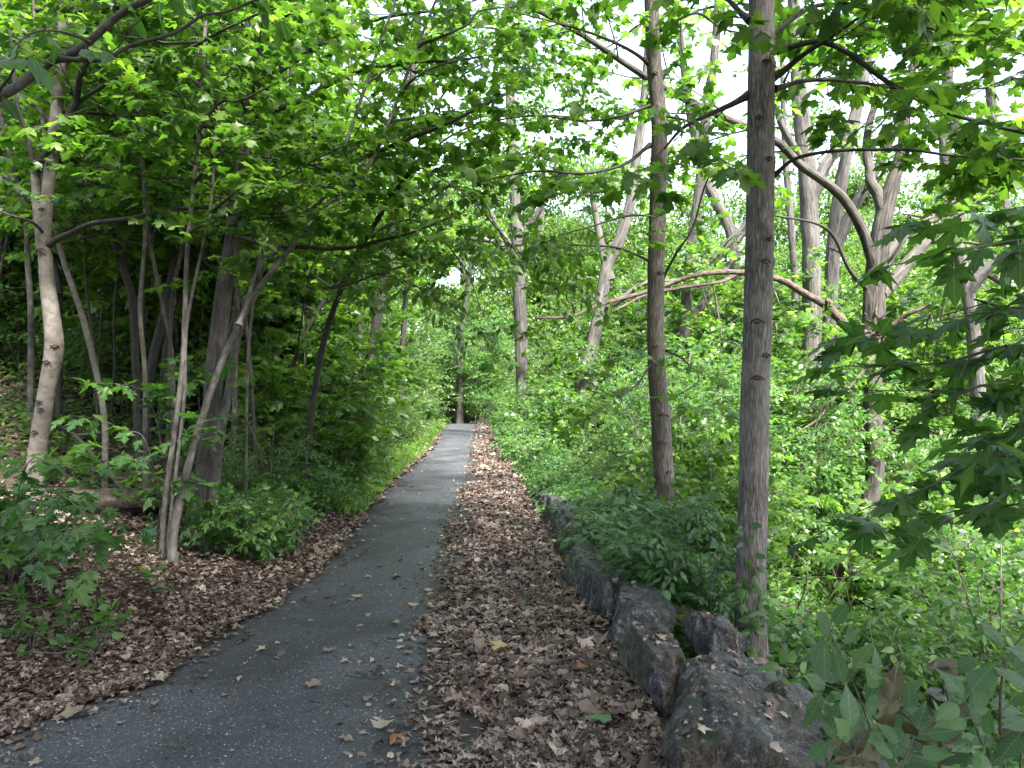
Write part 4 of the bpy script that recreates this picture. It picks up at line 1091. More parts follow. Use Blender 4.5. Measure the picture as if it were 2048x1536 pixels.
t = stem('big rough barked trunk in the middle of the left clump', [(402, 1040, 44), (412, 930, 40), (424, 800, 37), (434, 690, 36), (452, 560, 34), (474, 420, 30), (488, 290, 26), (505, 170, 24), (525, 10, 22)], 'bark_rough', Y=7.6, boughs=10, zr=(3.0, 7.8), L=2.3, name='woodland_tree', cat='tree', extend=4, seg=28, amp=.06,
     extra=[([(470, 440), (560, 400), (660, 345), (760, 300), (900, 240), (1010, 190)], 6.8, .035, .012, 'bark_dark'), ([(492, 240), (600, 200), (700, 150), (820, 130), (900, 125)], 7.2, .03, .010, 'bark_dark'),
            ([(465, 470), (560, 490), (680, 500), (800, 470), (900, 440)], 6.6, .024, .010, 'bark_dark'), ([(455, 540), (540, 560), (660, 580), (760, 545)], 7.0, .02, .008, 'bark_dark'), ([(500, 180), (640, 80), (760, 40), (900, 20)], 7.8, .03, .01, 'bark_dark')])
stem('scaly barked stem right beside the big rough trunk', [(422, 1035, 22), (438, 890, 20), (458, 780, 18), (474, 680, 17), (496, 600, 15), (530, 530, 13), (600, 440, 11), (660, 370, 9)], Y=7.2, boughs=4, zr=(3, 5), L=1.5)
stem('upright grey stem partly behind the big rough trunk', [(468, 900, 13), (470, 700, 13), (472, 540, 12), (430, 420, 11), (420, 250, 10), (425, 60, 9)], Y=9.5, boughs=6, zr=(3, 7), L=1.6)
stem('whitish bent sapling trunk right of the pale kinked maple', [(208, 900, 15), (210, 860, 14), (200, 780, 14), (180, 690, 14), (158, 610, 13), (130, 530, 13), (112, 460, 12), (95, 330, 11)], 'bark_pale', Y=8.2, boughs=5, zr=(3, 6), L=1.4)
stem('thick dark trunk far up the bank leaning right', [(140, 720, 26), (170, 610, 25), (190, 510, 23), (215, 420, 20), (260, 250, 17), (300, 60, 15)], 'bark_rough', Y=13, boughs=9, zr=(4, 9), L=2.2, name='woodland_tree', cat='tree', extend=3)
stem('narrow dark trunk close behind the pale kinked maple', [(118, 800, 15), (118, 660, 15), (112, 540, 14), (50, 400, 12), (10, 270, 11)], 'bark_dark', Y=10, boughs=6, zr=(3.4, 7), L=1.8, name='woodland_tree', cat='tree')
stem('brown stem at the left border behind the pale maple', [(60, 760, 14), (62, 640, 14), (55, 520, 13), (45, 400, 12), (-20, 300, 10)], 'bark_stem', Y=9, boughs=6, zr=(3.2, 7), L=1.7)
stem('forked young tree arching over the bank shrubs', [(548, 970, 11), (560, 860, 10), (578, 770, 10), (600, 690, 9), (650, 600, 8), (720, 520, 7), (770, 450, 6)], 'bark_dark', boughs=3, zr=(2.2, 4), L=1.2, extend=1.0, extra=[([(592, 720), (602, 640), (615, 560), (640, 480)], 8.0, .012, .006)])
stem('thin pale trunk deep in the bank shrubs near the path', [(718, 880, 10), (718, 760, 10), (720, 650, 9), (715, 500, 8), (705, 350, 8)], 'bark_stem', Y=13, boughs=8, zr=(3.2, 8), L=2.0, o_=OL2, name='woodland_tree', cat='tree')
stem('dark trunk in the thicket left of the far path', [(640, 860, 14), (650, 700, 13), (665, 520, 12), (690, 350, 11), (700, 150, 10)], 'bark_dark', Y=15, boughs=10, zr=(3.5, 9), L=2.4, o_=OL2, name='woodland_tree', cat='tree')
stem('slim trunk hidden by leaves beside the bright verge', [(800, 850, 11), (805, 700, 11), (815, 540, 10), (820, 380, 9), (815, 200, 8)], 'bark_dark', Y=18, boughs=10, zr=(4, 10), L=2.6, o_=OL2, name='woodland_tree', cat='tree')
stem('crooked dead sapling over the bright verge of the far path', [(776, 885, 8), (768, 840, 7), (757, 812, 6), (762, 790, 3)], 'bark_dark', Y=14.3, boughs=0, extend=0)
stem('arching tree with drooping ovate leaves over the middle of the path', [(600, 900, 14), (640, 720, 13), (690, 560, 12), (760, 430, 11), (830, 330, 10)], 'bark_dark', Y=10.0, Y1=7.2, boughs=0, extend=0, name='woodland_tree', cat='tree', lm='maple',
     extra=[([(740, 470), (820, 440), (880, 470), (930, 540), (960, 620)], 6.6, .014, .004, 'bark_dark', OV), ([(830, 330), (920, 380), (1000, 460), (1060, 540)], 6.2, .012, .004, 'bark_dark', OV), ([(830, 330), (900, 270), (1000, 240), (1120, 235), (1200, 260)], 7.0, .014, .005, 'bark_dark', OV),
            ([(780, 410), (850, 380), (920, 370), (1010, 400)], 7.0, .012, .005, 'bark_dark', OV), ([(700, 540), (800, 560), (880, 600), (930, 650)], 7.6, .012, .004, 'bark_dark', OV), ([(820, 340), (880, 200), (960, 130), (1060, 110)], 7.6, .014, .005, 'bark_dark', OV)])

stem('leaning maple whose long limbs roof the path from the left', [(700, 900, 20), (735, 740, 19), (770, 560, 18), (800, 380, 16), (820, 200, 14), (835, 40, 12)], 'bark_dark', Y=12.0, boughs=3, zr=(4.5, 8.5), L=2.2, o_=OL, name='woodland_tree', cat='tree', extend=2,
     extra=[([(785, 480), (860, 400), (960, 330), (1080, 300)], 10.5, .03, .010, 'bark_dark'), ([(800, 380), (880, 270), (1000, 190), (1130, 150)], 10.8, .032, .010, 'bark_dark'), ([(815, 230), (900, 130), (1020, 70), (1150, 40)], 11, .03, .010, 'bark_dark'),
            ([(775, 540), (850, 520), (930, 520), (1010, 545)], 10.5, .022, .008, 'bark_dark'), ([(810, 300), (740, 200), (640, 130)], 11.5, .025, .010, 'bark_dark'), ([(830, 90), (930, 10), (1060, -40)], 11.5, .025, .010, 'bark_dark'), ([(795, 420), (700, 360), (600, 330)], 11.5, .025, .01, 'bark_dark')])

for i in range(14):
    px = rng.uniform(130, 520); Y = rng.uniform(8, 13); lean = rng.normal(10, 45); w_ = rng.uniform(6, 10) * 8.5 / Y
    stem('thin bare sapling stem in the shade of the left clump', [(px, 900, w_), (px + lean * .1 + rng.normal(0, 5), 740, w_), (px + lean * .4 + rng.normal(0, 6), 580, w_ * .95), (px + lean + rng.normal(0, 8), 400, w_ * .85), (px + lean * 1.7 + rng.normal(0, 10), 210, w_ * .7)], ['bark_dark', 'bark_stem'][i % 2], Y=Y, boughs=2, zr=(3.2, 5.5), L=1.2, extend=1).root['group'] = 'thin stems in the left clump'
# ================================================================== copied woodland
def proto_tree(h, key, size, nleaf, label, seed, lm='far', group=None, spread=3.2, low=.35):
    """a broad tree: trunk, five boughs, crown of leaf layers hung on them"""
    t = Tree('woodland_tree', label, 'tree', [0, 0, 0], group)
    lean = rng.normal(0, .5, 2)
    top = np.array([lean[0], lean[1], h * .8])
    path = t.trunk([[0, 0, 0], [lean[0] * .1, lean[1] * .1, h * .3], [lean[0] * .6, lean[1] * .6, h * .58], top], np.array([.2, .17, .13, .06]) * h / 12, 'bark_far', seg=10, per_m=2, amp=.07, seed=seed)
    cl = []
    for i in range(7):
        z = h * rng.uniform(low, .72); k = int(np.argmin(np.abs(path[:, 2] - z))); p = path[k]
        a = i * 2.4 + rng.normal(0, .3); l = spread * rng.uniform(.7, 1.2)
        q = p + np.array([math.cos(a) * l, math.sin(a) * l, l * rng.uniform(.1, .8)])
        mid = (p + q) / 2 + UP * .15 * l
        t.bough([p, mid, q], .055 * h / 12, .02, 'bark_far', None, seg=6)
        for u in np.linspace(.35, 1.1, 6):
            c = p * (1 - u) + q * u + rng.normal(0, .55, 3); cl.append((c, rng.uniform(.6, 1.25)))
    for i in range(8): cl.append((top + [rng.normal(0, 1.1), rng.normal(0, 1.1), rng.uniform(-.2, .28) * h * .6], rng.uniform(.7, 1.3)))
    per = nleaf // len(cl)
    for c, R in cl:
        p = c + rng.normal(0, 1, (per, 3)) * [R * .62, R * .62, R * .30]
        d = rng.normal(0, 1, (per, 3)) - UP * .4
        t.lv.add(key, p, d, UP + rng.normal(0, .5, (per, 3)), size * rng.uniform(.6, 1.3, per))
    return t.finish(lm)


def proto_shrub(h, w, key, size, nst, label, seed, lm, name='shrub', cat='shrub', group=None, space=.06, twig=.16, nsp=.5, stemr=.008, depth=2, bend=.05):
    t = Tree(name, label, cat, [0, 0, 0], group)
    o_ = Opt(key=key, size=size, space=space, twig=twig, nspread=nsp, droop=.35, flat=.55, ratio=.42)
    mb = MB()
    for i in range(nst):
        a = i * 2.4 + rng.normal(0, .4); e = rng.uniform(.25, 1.0)
        q = np.array([math.cos(a) * w * .5 * e, math.sin(a) * w * .5 * e, h * rng.uniform(.65, 1.1) * (1.05 - .35 * e)])
        b = np.array([math.cos(a) * .05, math.sin(a) * .05, -.12])
        c = catmull([b, q * [.35, .35, .5], q, q + [math.cos(a) * w * .12, math.sin(a) * w * .12, -.04 * h]], 10)
        mb.tube(c, np.linspace(stemr, stemr * .35, 10), 5)
        sprout(mb, t.lv, c, stemr, depth, o_, .18)
    mb.build('stems', M['bark_stem'], t.root, t.base)
    t.lv.build('foliage', M[lm], t.root, t.base)
    return t.root


TREES = [proto_tree(13, 'kite', .17, 17000, '', 21, spread=3.6, low=.3), proto_tree(16, 'kite', .18, 21000, '', 22, spread=4.2, low=.3), proto_tree(10, 'kite', .14, 16000, '', 23, spread=3.0, low=.12)]
UND = [proto_shrub(4.6, 3.4, 'maple_lo', .115, 9, '', 6, 'maple', 'understory_tree', 'tree', space=.085, twig=.27, nsp=.35, stemr=.022, depth=2), proto_shrub(3.4, 2.8, 'kite', .075, 12, '', 7, 'small', 'tall_shrub', 'shrub', space=.055, twig=.2, stemr=.014),
       proto_shrub(5.5, 3.8, 'kite', .12, 9, '', 8, 'herb', 'understory_tree', 'tree', space=.08, twig=.26, nsp=.4, stemr=.022)]
SH = [proto_shrub(1.5, 1.7, 'kite', .062, 15, '', 1, 'small'), proto_shrub(1.15, 1.5, 'kite', .055, 14, '', 2, 'small'),
      proto_shrub(2.3, 2.0, 'maple_lo', .10, 11, '', 3, 'maple', 'maple_seedling', 'sapling', space=.09, twig=.22), proto_shrub(.65, 1.0, 'ovate', .075, 12, '', 4, 'herb', 'weed', 'plant', space=.07, depth=1),
      proto_shrub(1.9, 2.2, 'kite', .095, 13, '', 5, 'herb', space=.08, twig=.22)]


first = {}
def place(proto, x, y, sc, label, group, name=None, cat=None, dz=0.0):
    loc = (x, y, float(terr(x, y)) + dz)
    i = proto.name
    if i not in first:
        first[i] = 1; r = proto; r.location = loc; r.scale = (sc, sc, sc); r.rotation_euler = (0, 0, rng.uniform(0, 6.28)); r['label'] = label; r['group'] = group
    else:
        r = copy_tree(proto, loc, rng.uniform(0, 6.28), sc, label, group)
    if name: r.name = name
    return r


# trees up the left bank, beyond the crest, across the valley
def ok_view(x, y, lo=430, ymax=14):
    return not (CX + F * x / y < lo and y < ymax)


def ring(spots, label, group):
    for x, y, k, s in spots: place(TREES[k], x, y, s, label, group)


ring([(-15, 21, 2, .9), (-12, 27, 0, 1), (-16, 32, 0, 1), (-24, 30, 1, 1), (-25, 18, 2, 1), (-8.5, 37, 2, .9), (-11, 38, 0, 1.0), (-30, 36, 1, 1.1), (-22, 42, 1, 1.1)],
     'leafy tree filling the wood up the left bank', 'trees up the left bank')
ring([(-8.2, 13.5, 2, .75), (-9.0, 18, 2, .85), (-9.4, 24, 2, .9), (-10, 30, 0, .9)],
     'tree spreading its crown over the left side of the path', 'trees beside the left thicket')
ring([(-6, 46, 0, 1), (-3, 49, 1, 1.1), (-9, 50, 1, 1.1), (1.5, 55, 0, 1.2), (-6, 60, 1, 1.2), (7, 58, 1, 1.2), (-14, 58, 1, 1.2), (0, 47, 2, 1.1), (4, 52, 0, 1.1), (-10, 44, 2, 1.1), (-12, 66, 1, 1.4), (-2, 68, 1, 1.4), (9, 68, 1, 1.4), (20, 68, 1, 1.4), (-24, 60, 1, 1.4), (32, 64, 1, 1.4), (44, 50, 1, 1.4), (-36, 50, 1, 1.4)],
     'leafy tree closing the view beyond the crest of the path', 'trees beyond the crest')
ring([(7.0, 44, 0, 1.45), (1.5, 52, 1, 1.5), (18, 46, 1, 1.4), (9, 29, 2, 1.0), (7, 48, 1, 1.1), (11, 40, 1, 1.0), (4.5, 44, 1, 1.1), (14, 34, 1, .95), (19, 29, 2, 1.2), (22, 37, 1, 1.05), (27, 36, 1, 1.1), (17, 52, 1, 1.2), (2.5, 60, 1, 1.4), (12, 36, 0, 1), (15, 29, 2, 1.0), (8, 43, 0, 1.0), (20, 33, 0, 1), (16, 45, 1, 1), (25, 42, 1, 1.1), (13, 55, 1, 1.2), (24, 56, 1, 1.2), (34, 48, 1, 1.2), (33, 34, 0, 1.1), (5, 39, 0, 1), (28, 30, 0, 1), (30, 44, 1, 1.1), (18, 38, 0, 1.1)],
     'bright leafy tree across the valley on the right', 'trees across the valley')

for i in range(30):
    y = rng.uniform(9.5, 32); x = xl(y) - rng.uniform(1.6, 9)
    if ok_view(x, y, 480, 15): place(UND[1], x, y, rng.uniform(.8, 1.25), 'tall small leaved shrub making the thicket on the left bank', 'tall shrubs on the left bank')
for i in range(16):
    y = rng.uniform(12, 32); x = xl(y) - rng.uniform(2.5, 11)
    place(UND[0], x, y, rng.uniform(.9, 1.4), 'understory maple with layered leaves on the left bank', 'understory maples on the left bank')
for i in range(15):
    y = rng.uniform(13, 32); x = xw(y) + rng.uniform(2.2, 15)
    place(UND[0], x, y, rng.uniform(.6, .95), 'understory maple with layered leaves on the right slope', 'understory maples on the right slope')
for i in range(24):
    y = rng.uniform(13, 36); x = xw(y) + rng.uniform(2.2, 18)
    place(UND[2], x, y, rng.uniform(.55, .9), 'light green understory tree on the right slope', 'understory trees on the right slope')
for i in range(7):
    y = rng.uniform(17, 27); x = xw(y) + rng.uniform(3, 15)
    place(UND[0], x, y, rng.uniform(1.3, 1.8), 'tall layered maple standing among the trunks on the right', 'tall maples on the right slope')
for i in range(12):
    y = rng.uniform(10, 20); x = xl(y) - rng.uniform(2.6, 8)
    if ok_view(x, y, 300): place(UND[0], x, y, rng.uniform(1.2, 1.7), 'tall layered maple arching over the left bank', 'tall maples on the left bank')
for i in range(20):
    y = rng.uniform(34, 42); x = rng.uniform(-12, 9)
    place(UND[[1, 2][i % 2]], x, y, rng.uniform(.9, 1.4), 'tall leafy growth closing off the end of the path', 'understory beyond the crest')

def clear_of_lens(root):
    """turn a tree standing behind the camera so that no low twig hangs before the lens"""
    cr = [c for c in root.children if c.name.startswith('crown')][0].data
    co_ = np.empty(len(cr.vertices) * 3, np.float32); cr.vertices.foreach_get('co', co_); co_ = co_.reshape(-1, 3) * np.array(root.scale)
    best = None
    for a in np.linspace(0, 6.28, 25):
        x = co_[:, 0] * math.cos(a) - co_[:, 1] * math.sin(a) + root.location.x; y = co_[:, 0] * math.sin(a) + co_[:, 1] * math.cos(a) + root.location.y; z = co_[:, 2] + root.location.z - CAMZ
        n_ = int(((y > 0) & (np.abs(x) < .8 * y + .15) & (np.abs(z) < .6 * y + .15)).sum())
        if best is None or n_ < best[0]: best = (n_, a)
    root.rotation_euler = (0, 0, best[1])


for x, y, k, sc_ in [(-3.9, -4.2, 0, .95), (3.6, -5.0, 0, 1.0), (-.4, -6.5, 0, 1.0), (1.7, -3.6, 0, 1.1), (-5.2, -2.2, 0, 1.05), (3.7, -2.2, 1, 1.1), (-4.4, -3.2, 1, 1.05)]:  # unseen trees added behind the camera to keep sun off the near path
    clear_of_lens(place(TREES[k], x, y, sc_, 'unseen leafy tree added behind the camera to shade the near path', 'unseen trees added for shade on the near path'))

for i in range(16):
    y = rng.uniform(9, 15); px = rng.choice([rng.uniform(1350, 1480), rng.uniform(1540, 1585), rng.uniform(1915, 2130)])
    place(UND[[2, 0, 2][i % 3]], (px - CX) / F * y, y, rng.uniform(.45, .78), 'airy light green sapling between the trunks of the right slope', 'airy saplings on the right slope')

# shrubs and weeds
LB = 'shrubs on the left bank'; RB = 'shrubs on the right slope'
for i in range(46):      # thicket on the left from x=430px on, down to the verge
    y = rng.uniform(7.6, 30) if i > 16 else rng.uniform(7.4, 13)
    d = rng.uniform(.75, 3.6) if i % 3 else rng.uniform(.6, 1.2)
    x = xl(y) - d - (0.5 if y < 9 else 0)
    if ok_view(x, y, 520) and not (y < 11 and i % 2): place(SH[int(rng.integers(0, 2))], x, y, rng.uniform(.65, 1.1) * (1 + .10 * d), 'small leaved shrub in the dense thicket beside the path on the left', LB, dz=-.05)
for i in range(26):
    y = rng.uniform(9, 26); x = xl(y) - rng.uniform(3.5, 11)
    if ok_view(x, y, 480): place(SH[[0, 1, 4, 2][i % 4]], x, y, rng.uniform(.9, 1.4), 'leafy shrub in the shade farther up the left bank', 'shrubs up the bank')
for i in range(34):
    y = rng.uniform(11.5, 26); x = (rng.uniform(-60, 470) - CX) / F * y
    place(SH[[4, 0, 4, 1][i % 4]], x, y, rng.uniform(1.0, 1.7), 'leafy shrub between the trunks of the left hillside', 'shrubs among the hillside trunks')
for i in range(26):
    y = rng.uniform(8.0, 20); x = xl(y) - rng.uniform(.9, 4)
    if ok_view(x, y, 480): place(SH[2], x, y, rng.uniform(.8, 1.25), 'young maple growing out of the thicket on the left', 'maple seedlings in the left thicket')
for i in range(56):
    y = rng.uniform(7.5, 28); x = xw(y) + .9 + rng.uniform(0, 1) ** 1.2 * np.interp(y, [6, 12, 28], [6, 11, 17])
    if not (1580 < CX + F * x / y < 1830 and y < 11) and not (y < 9.5 and CX + F * x / y < 1560): place(SH[[4, 1, 0, 4][i % 4]], x, y, rng.uniform(.6, 1.1), 'leafy shrub in the bright undergrowth on the right slope', RB)
for i in range(16):
    y = rng.uniform(6.5, 13); px = rng.uniform(1360, 2060)
    if 1590 < px < 1850 and y < 10.8: continue
    place(SH[2], (px - CX) / F * y, y, rng.uniform(.5, .85), 'young maple with layered leaves low on the near right slope', 'young maples low on the right slope')
for px, y, sc_ in [(1765, 5.0, .9), (1800, 5.7, .9), (1735, 6.3, .8), (1850, 5.2, .8)]:
    place(SH[3], (px - CX) / F * y, y, sc_, 'low leafy plant on the steep slope below the overhanging maple leaves', 'plants low on the right slope')
for i in range(18):
    y = rng.uniform(5.5, 11); x = (rng.uniform(1840, 2120) - CX) / F * y
    place(SH[[3, 4, 3][i % 3]], x, y, rng.uniform(.6, .95), 'low leafy plant on the steep slope below the overhanging maple leaves', 'plants low on the right slope')
for i in range(16):
    y = rng.uniform(9, 24); x = xw(y) + 1.4 + rng.uniform(0, 9)
    place(SH[2], x, y, rng.uniform(.7, 1.15), 'young maple growing out of the right slope', 'maple seedlings on the right slope')
for i in range(14):
    y = rng.uniform(33, 40); x = xl(31) + rng.uniform(-3.5, 6.5)
    place(SH[[0, 4, 2][i % 3]], x, y, rng.uniform(.8, 1.3), 'shrub closing off the far end of the path', 'shrubs at the crest')
for i in range(22):
    y = rng.uniform(10, 30); x = xw(y) + rng.uniform(.15, .7)
    place(SH[3], x, y, rng.uniform(.7, 1.2), 'low bright weed along the right edge of the leaf strip', 'weeds on the right edge')
for i in range(18):
    y = rng.uniform(6.8, 12); x = xl(y) - rng.uniform(.35, 1.0)
    place(SH[3], x, y, rng.uniform(.5, .9), 'low broad leaved weed at the foot of the left thicket', 'weeds on the left edge')

# ================================================================== ground cover
cov = Leaves()
n = 75000
y = ylaw(n, 3.0, 34, .5); x = xw(y) + .42 + (rng.random(n) ** .9) * np.interp(y, [3, 10, 30], [5, 11, 20])
hgt = .10 + .28 * (.5 + .5 * np.sin(x * 2.1 + np.sin(y * 1.7) * 2)) * (.5 + .5 * np.sin(y * 1.9 + x)) + .06 * rng.random(n)
hgt = hgt * np.where((np.abs(CX + F * x / y - 1500) < 160) & (y < 5.6), .4, 1)
z = terr(x, y) + hgt * rng.uniform(.25, 1, n) ** .6
ang = rng.uniform(0, 6.28, n)
z = np.where((np.abs(CX + F * x / y - 1500) < 75) & (y < 5.3), -30, z)
kind = rng.random(n) + .35 * np.sin(x * 1.1 + 2) * np.sin(y * .9)
for key, m, f in [('kite', kind < .62, 1.0), ('ovate', (kind >= .62) & (kind < .84), 1.15), ('maple_lo', kind >= .84, 1.1)]:
    k_ = int(m.sum())
    cov.add(key, np.stack([x, y, z], 1)[m], np.stack([np.cos(ang), np.sin(ang), rng.normal(-.25, .3, n)], 1)[m], np.stack([rng.normal(0, .4, n), rng.normal(-.15, .4, n), np.ones(n)], 1)[m], (f * rng.uniform(.045, .105, n) * np.interp(y, [4, 12, 30], [.8, 1.0, 1.5]))[m])
tag(cov.build('undergrowth', M['herb']), 'bright leafy ground cover over the whole right slope', kind='stuff', cat='undergrowth')
for i in range(16):
    y = rng.uniform(5.2, 13); x = xw(y) + rng.uniform(1.2, 6); b = np.array([x, y, float(terr(x, y))]); t = Tree('dead_stem', 'bare dead stem poking out of the ground cover on the right slope', 'dead stem', b, 'dead stems on the right slope')
    d = unit([rng.normal(0, .5), rng.normal(0, .4), 1]); mb = MB(); c = catmull([b, b + d * .5 + rng.normal(0, .06, 3), b + d * rng.uniform(.9, 1.5) + rng.normal(0, .15, 3)], 10); mb.tube(c, np.linspace(.009, .002, 10), 5)
    for k in (4, 6, 8): mb.tube([c[k], c[k] + unit(d * .5 + rng.normal(0, .7, 3)) * rng.uniform(.15, .4)], np.array([.004, .001]), 4)
    mb.build('stem', M['bark_dead'], t.root, t.base)
cov = Leaves()
n = 20000   # creeper spilling over the row of stones
y = ylaw(n, 5.0, 30, .5); x = xw(y) + rng.normal(.38, .26, n); x = np.maximum(x, xw(y) + np.interp(y, [5, 8, 9.5], [.30, .12, -.12]))
z = np.maximum(terr(x, y), 0) + np.interp(x - xw(y), [-.15, .1, .5, 1], [.05, .30, .42, .2]) * rng.uniform(.4, 1.1, n)
ang = rng.uniform(0, 6.28, n)
cov.add('ovate', np.stack([x, y, z], 1)[:5000], np.stack([np.cos(ang) - .3, np.sin(ang), rng.normal(-.3, .3, n)], 1)[:5000], np.stack([rng.normal(-.2, .4, n), rng.normal(-.2, .4, n), np.ones(n)], 1)[:5000], rng.uniform(.045, .09, n)[:5000])
cov.add('kite', np.stack([x, y, z], 1)[5000:], np.stack([np.cos(ang) - .3, np.sin(ang), rng.normal(-.3, .3, n)], 1)[5000:], np.stack([rng.normal(-.2, .4, n), rng.normal(-.2, .4, n), np.ones(n)], 1)[5000:], rng.uniform(.05, .1, n)[5000:])
tag(cov.build('creeper_cover', M['herb']), 'bright green creeper spilling over the stone row', kind='stuff', cat='ground cover')
cov = Leaves()
n = 30000   # sparse low leaves on the shaded left bank
y = ylaw(n, 5.5, 28, .4); x = xl(y) - np.interp(y, [5, 8, 12], [1.6, 1.0, .3]) - rng.random(n) ** .8 * np.interp(y, [5, 10, 28], [3, 9, 16])
z = terr(x, y) + rng.uniform(.03, .35, n)
ang = rng.uniform(0, 6.28, n)
keep = (np.sin(x * 1.9) + np.sin(y * 1.6 + 1) + rng.normal(0, .6, n)) > np.interp(y, [5.5, 7.5, 10], [.9, .1, -1.2])
cov.add('kite', np.stack([x, y, z], 1)[keep], np.stack([np.cos(ang), np.sin(ang), rng.normal(-.2, .3, n)], 1)[keep], np.stack([rng.normal(0, .4, n), rng.normal(-.1, .4, n), np.ones(n)], 1)[keep], (rng.uniform(.05, .1, n) * np.interp(y, [4, 12, 30], [.8, 1.1, 1.6]))[keep])
tag(cov.build('bank_undergrowth', M['small']), 'sparse dark ground plants under the trees of the left bank', kind='stuff', cat='undergrowth')
g_ = Leaves()
n = 16000
y = ylaw(n, 9.5, 31, .7); x = xl(y) + .04 - rng.exponential(.33, n)
d = np.stack([rng.normal(.15, .5, n), rng.normal(-.1, .5, n), np.ones(n)], 1)
g_.add('lance', np.stack([x, y, np.maximum(terr(x, y), -.02)], 1), d, np.stack([rng.normal(0, 1, n), rng.normal(-1, .5, n), rng.normal(.3, .3, n)], 1), rng.uniform(.06, .2, n) * np.interp(x - xl(y), [-1, -.1, .1], [1.3, .9, .5]))
k = rng.random(n) < .5
g_.add('kite', (np.stack([x, y, np.maximum(terr(x, y), -.02) + rng.uniform(.02, .3, n)], 1) - [.1, 0, 0])[k], d[k] * [1, 1, .2], np.stack([rng.normal(0, .4, n), rng.normal(-.2, .4, n), np.ones(n)], 1)[k], rng.uniform(.04, .08, n)[k])
tag(g_.build('grass', M['grass']), 'bright grass and low weeds along the left edge of the far path', kind='stuff', cat='grass')

# ================================================================== plants close to the camera
def spray(name, label, cat, base, stems, o_, lm, r=.006, mat='bark_stem', depth=1, t0=.15, dens=1.0, group=None, stemname='stem'):
    t = Tree(name, label, cat, base, group)
    for s in stems:
        c = catmull(s, 12); mb = MB(); mb.tube(c, np.linspace(r, r * .4, 12), 6)
        sprout(mb, t.lv, c, r, depth, o_, t0, dens)
        mb.build(stemname, M[mat], t.root, t.base)
    t.lv.build('foliage', M[lm], t.root, t.base)
    return t


# big maple leaves hanging in from the right
t = Tree('maple_tree', 'maple hanging large dark green leaves in from the right edge', 'tree', [2.75, 2.35, float(terr(2.75, 2.35))])
t.trunk([t.base, t.base + [.03, .05, 1.3], t.base + [-.05, .1, 2.6], t.base + [-.05, .1, 4.2]], np.array([.06, .052, .045, .03]), 'bark_grey', seg=16, amp=.04)
OB = Opt(key='maple', size=.112, space=.15, twig=.24, nspread=.34, droop=.42)
for poly, Ya, Yb in [
    ([(2300, 500), (2160, 470), (2050, 480), (1960, 500), (1900, 500)], 2.45, 2.3),
    ([(2320, 640), (2180, 620), (2050, 610), (1950, 605)], 2.6, 2.4),
    ([(2300, 700), (2150, 690), (2020, 690), (1900, 720), (1770, 735)], 2.45, 2.6),
    ([(2300, 820), (2180, 790), (2080, 780), (1980, 800)], 2.45, 2.5),
    ([(2300, 900), (2150, 900), (2010, 920), (1890, 950), (1790, 1010)], 2.45, 2.4),
    ([(2300, 980), (2180, 980), (2080, 990), (1990, 1020)], 2.45, 2.7),
    ([(2300, 420), (2200, 400), (2100, 400), (2020, 430)], 2.45, 2.8),
    ([(2320, 560), (2200, 560), (2080, 575), (1960, 640)], 2.6, 2.3),
    ([(2300, 760), (2160, 750), (2060, 760), (1960, 770), (1880, 810)], 2.6, 2.5),
    ([(2300, 860), (2180, 850), (2080, 860), (1960, 880)], 2.6, 2.4),
    ([(2300, 940), (2200, 935), (2060, 960), (1950, 1040)], 2.45, 2.2),
]:
    pts, _ = pix(poly, Ya, Yb)
    k = int(np.argmin(np.abs(t.path[:, 2] - (pts[0][2] - .12)))); p0 = t.path[k]
    t.bough(np.vstack([p0, (p0 + pts[0]) / 2 + UP * .03, pts]), .011, .003, 'bark_stem', OB, 1, .55, .95, seg=7)
t.random_boughs(2, 3.5, 4.2, 1.1, Opt(key='maple_mid', size=.115, space=.12, twig=.26), 'bark_stem', (.05, .5), 2, r=.01)
t.finish('maple_near')

# maple sapling at the lower left
b = ground_hit(20, 1170); b[2] -= .02
Yb = b[1]
st = [[b, P(20, 1050, Yb), P(10, 940, Yb + .1)], [b, P(50, 1060, Yb), P(95, 985, Yb - .3), P(150, 1010, Yb - .4), P(205, 1070, Yb - .5)], [b, P(0, 1060, Yb), P(-70, 1000, Yb - .2)], [b, P(40, 1080, Yb - .1), P(80, 1060, Yb - .5), P(130, 1080, Yb - .7)], [b, P(30, 1020, Yb), P(60, 920, Yb - .1), P(110, 930, Yb - .2)], [b, P(10, 1090, Yb - .2), P(-20, 1060, Yb - .6)]]
spray('maple_sapling', 'maple sapling with broad star shaped leaves at the lower left', 'sapling', b, st, Opt(key='maple', size=.105, space=.12, twig=.15, nspread=.3, droop=.45), 'maple_near', dens=1.1)
b = ground_hit(310, 1075); Yb = b[1]
st = [[b, P(330, 950, Yb), P(300, 800, Yb - .1), P(260, 770, Yb - .2)], [b, P(335, 960, Yb), P(350, 820, Yb), P(370, 770, Yb - .2)], [b, P(320, 1000, Yb), P(290, 880, Yb - .2), P(250, 860, Yb - .3)], [b, P(330, 1000, Yb), P(370, 900, Yb - .2), P(400, 880, Yb - .3)], [b, P(325, 1010, Yb), P(300, 930, Yb - .3), P(270, 920, Yb - .4)], [b, P(330, 1010, Yb), P(345, 950, Yb - .3), P(360, 960, Yb - .4)]]
spray('maple_sapling', 'maple sapling in front of the grey stems with wide dark leaves', 'sapling', b, st, Opt(key='maple', size=.125, space=.16, twig=.24, nspread=.3, droop=.45), 'maple_near', t0=.45)
b = ground_hit(420, 1100)
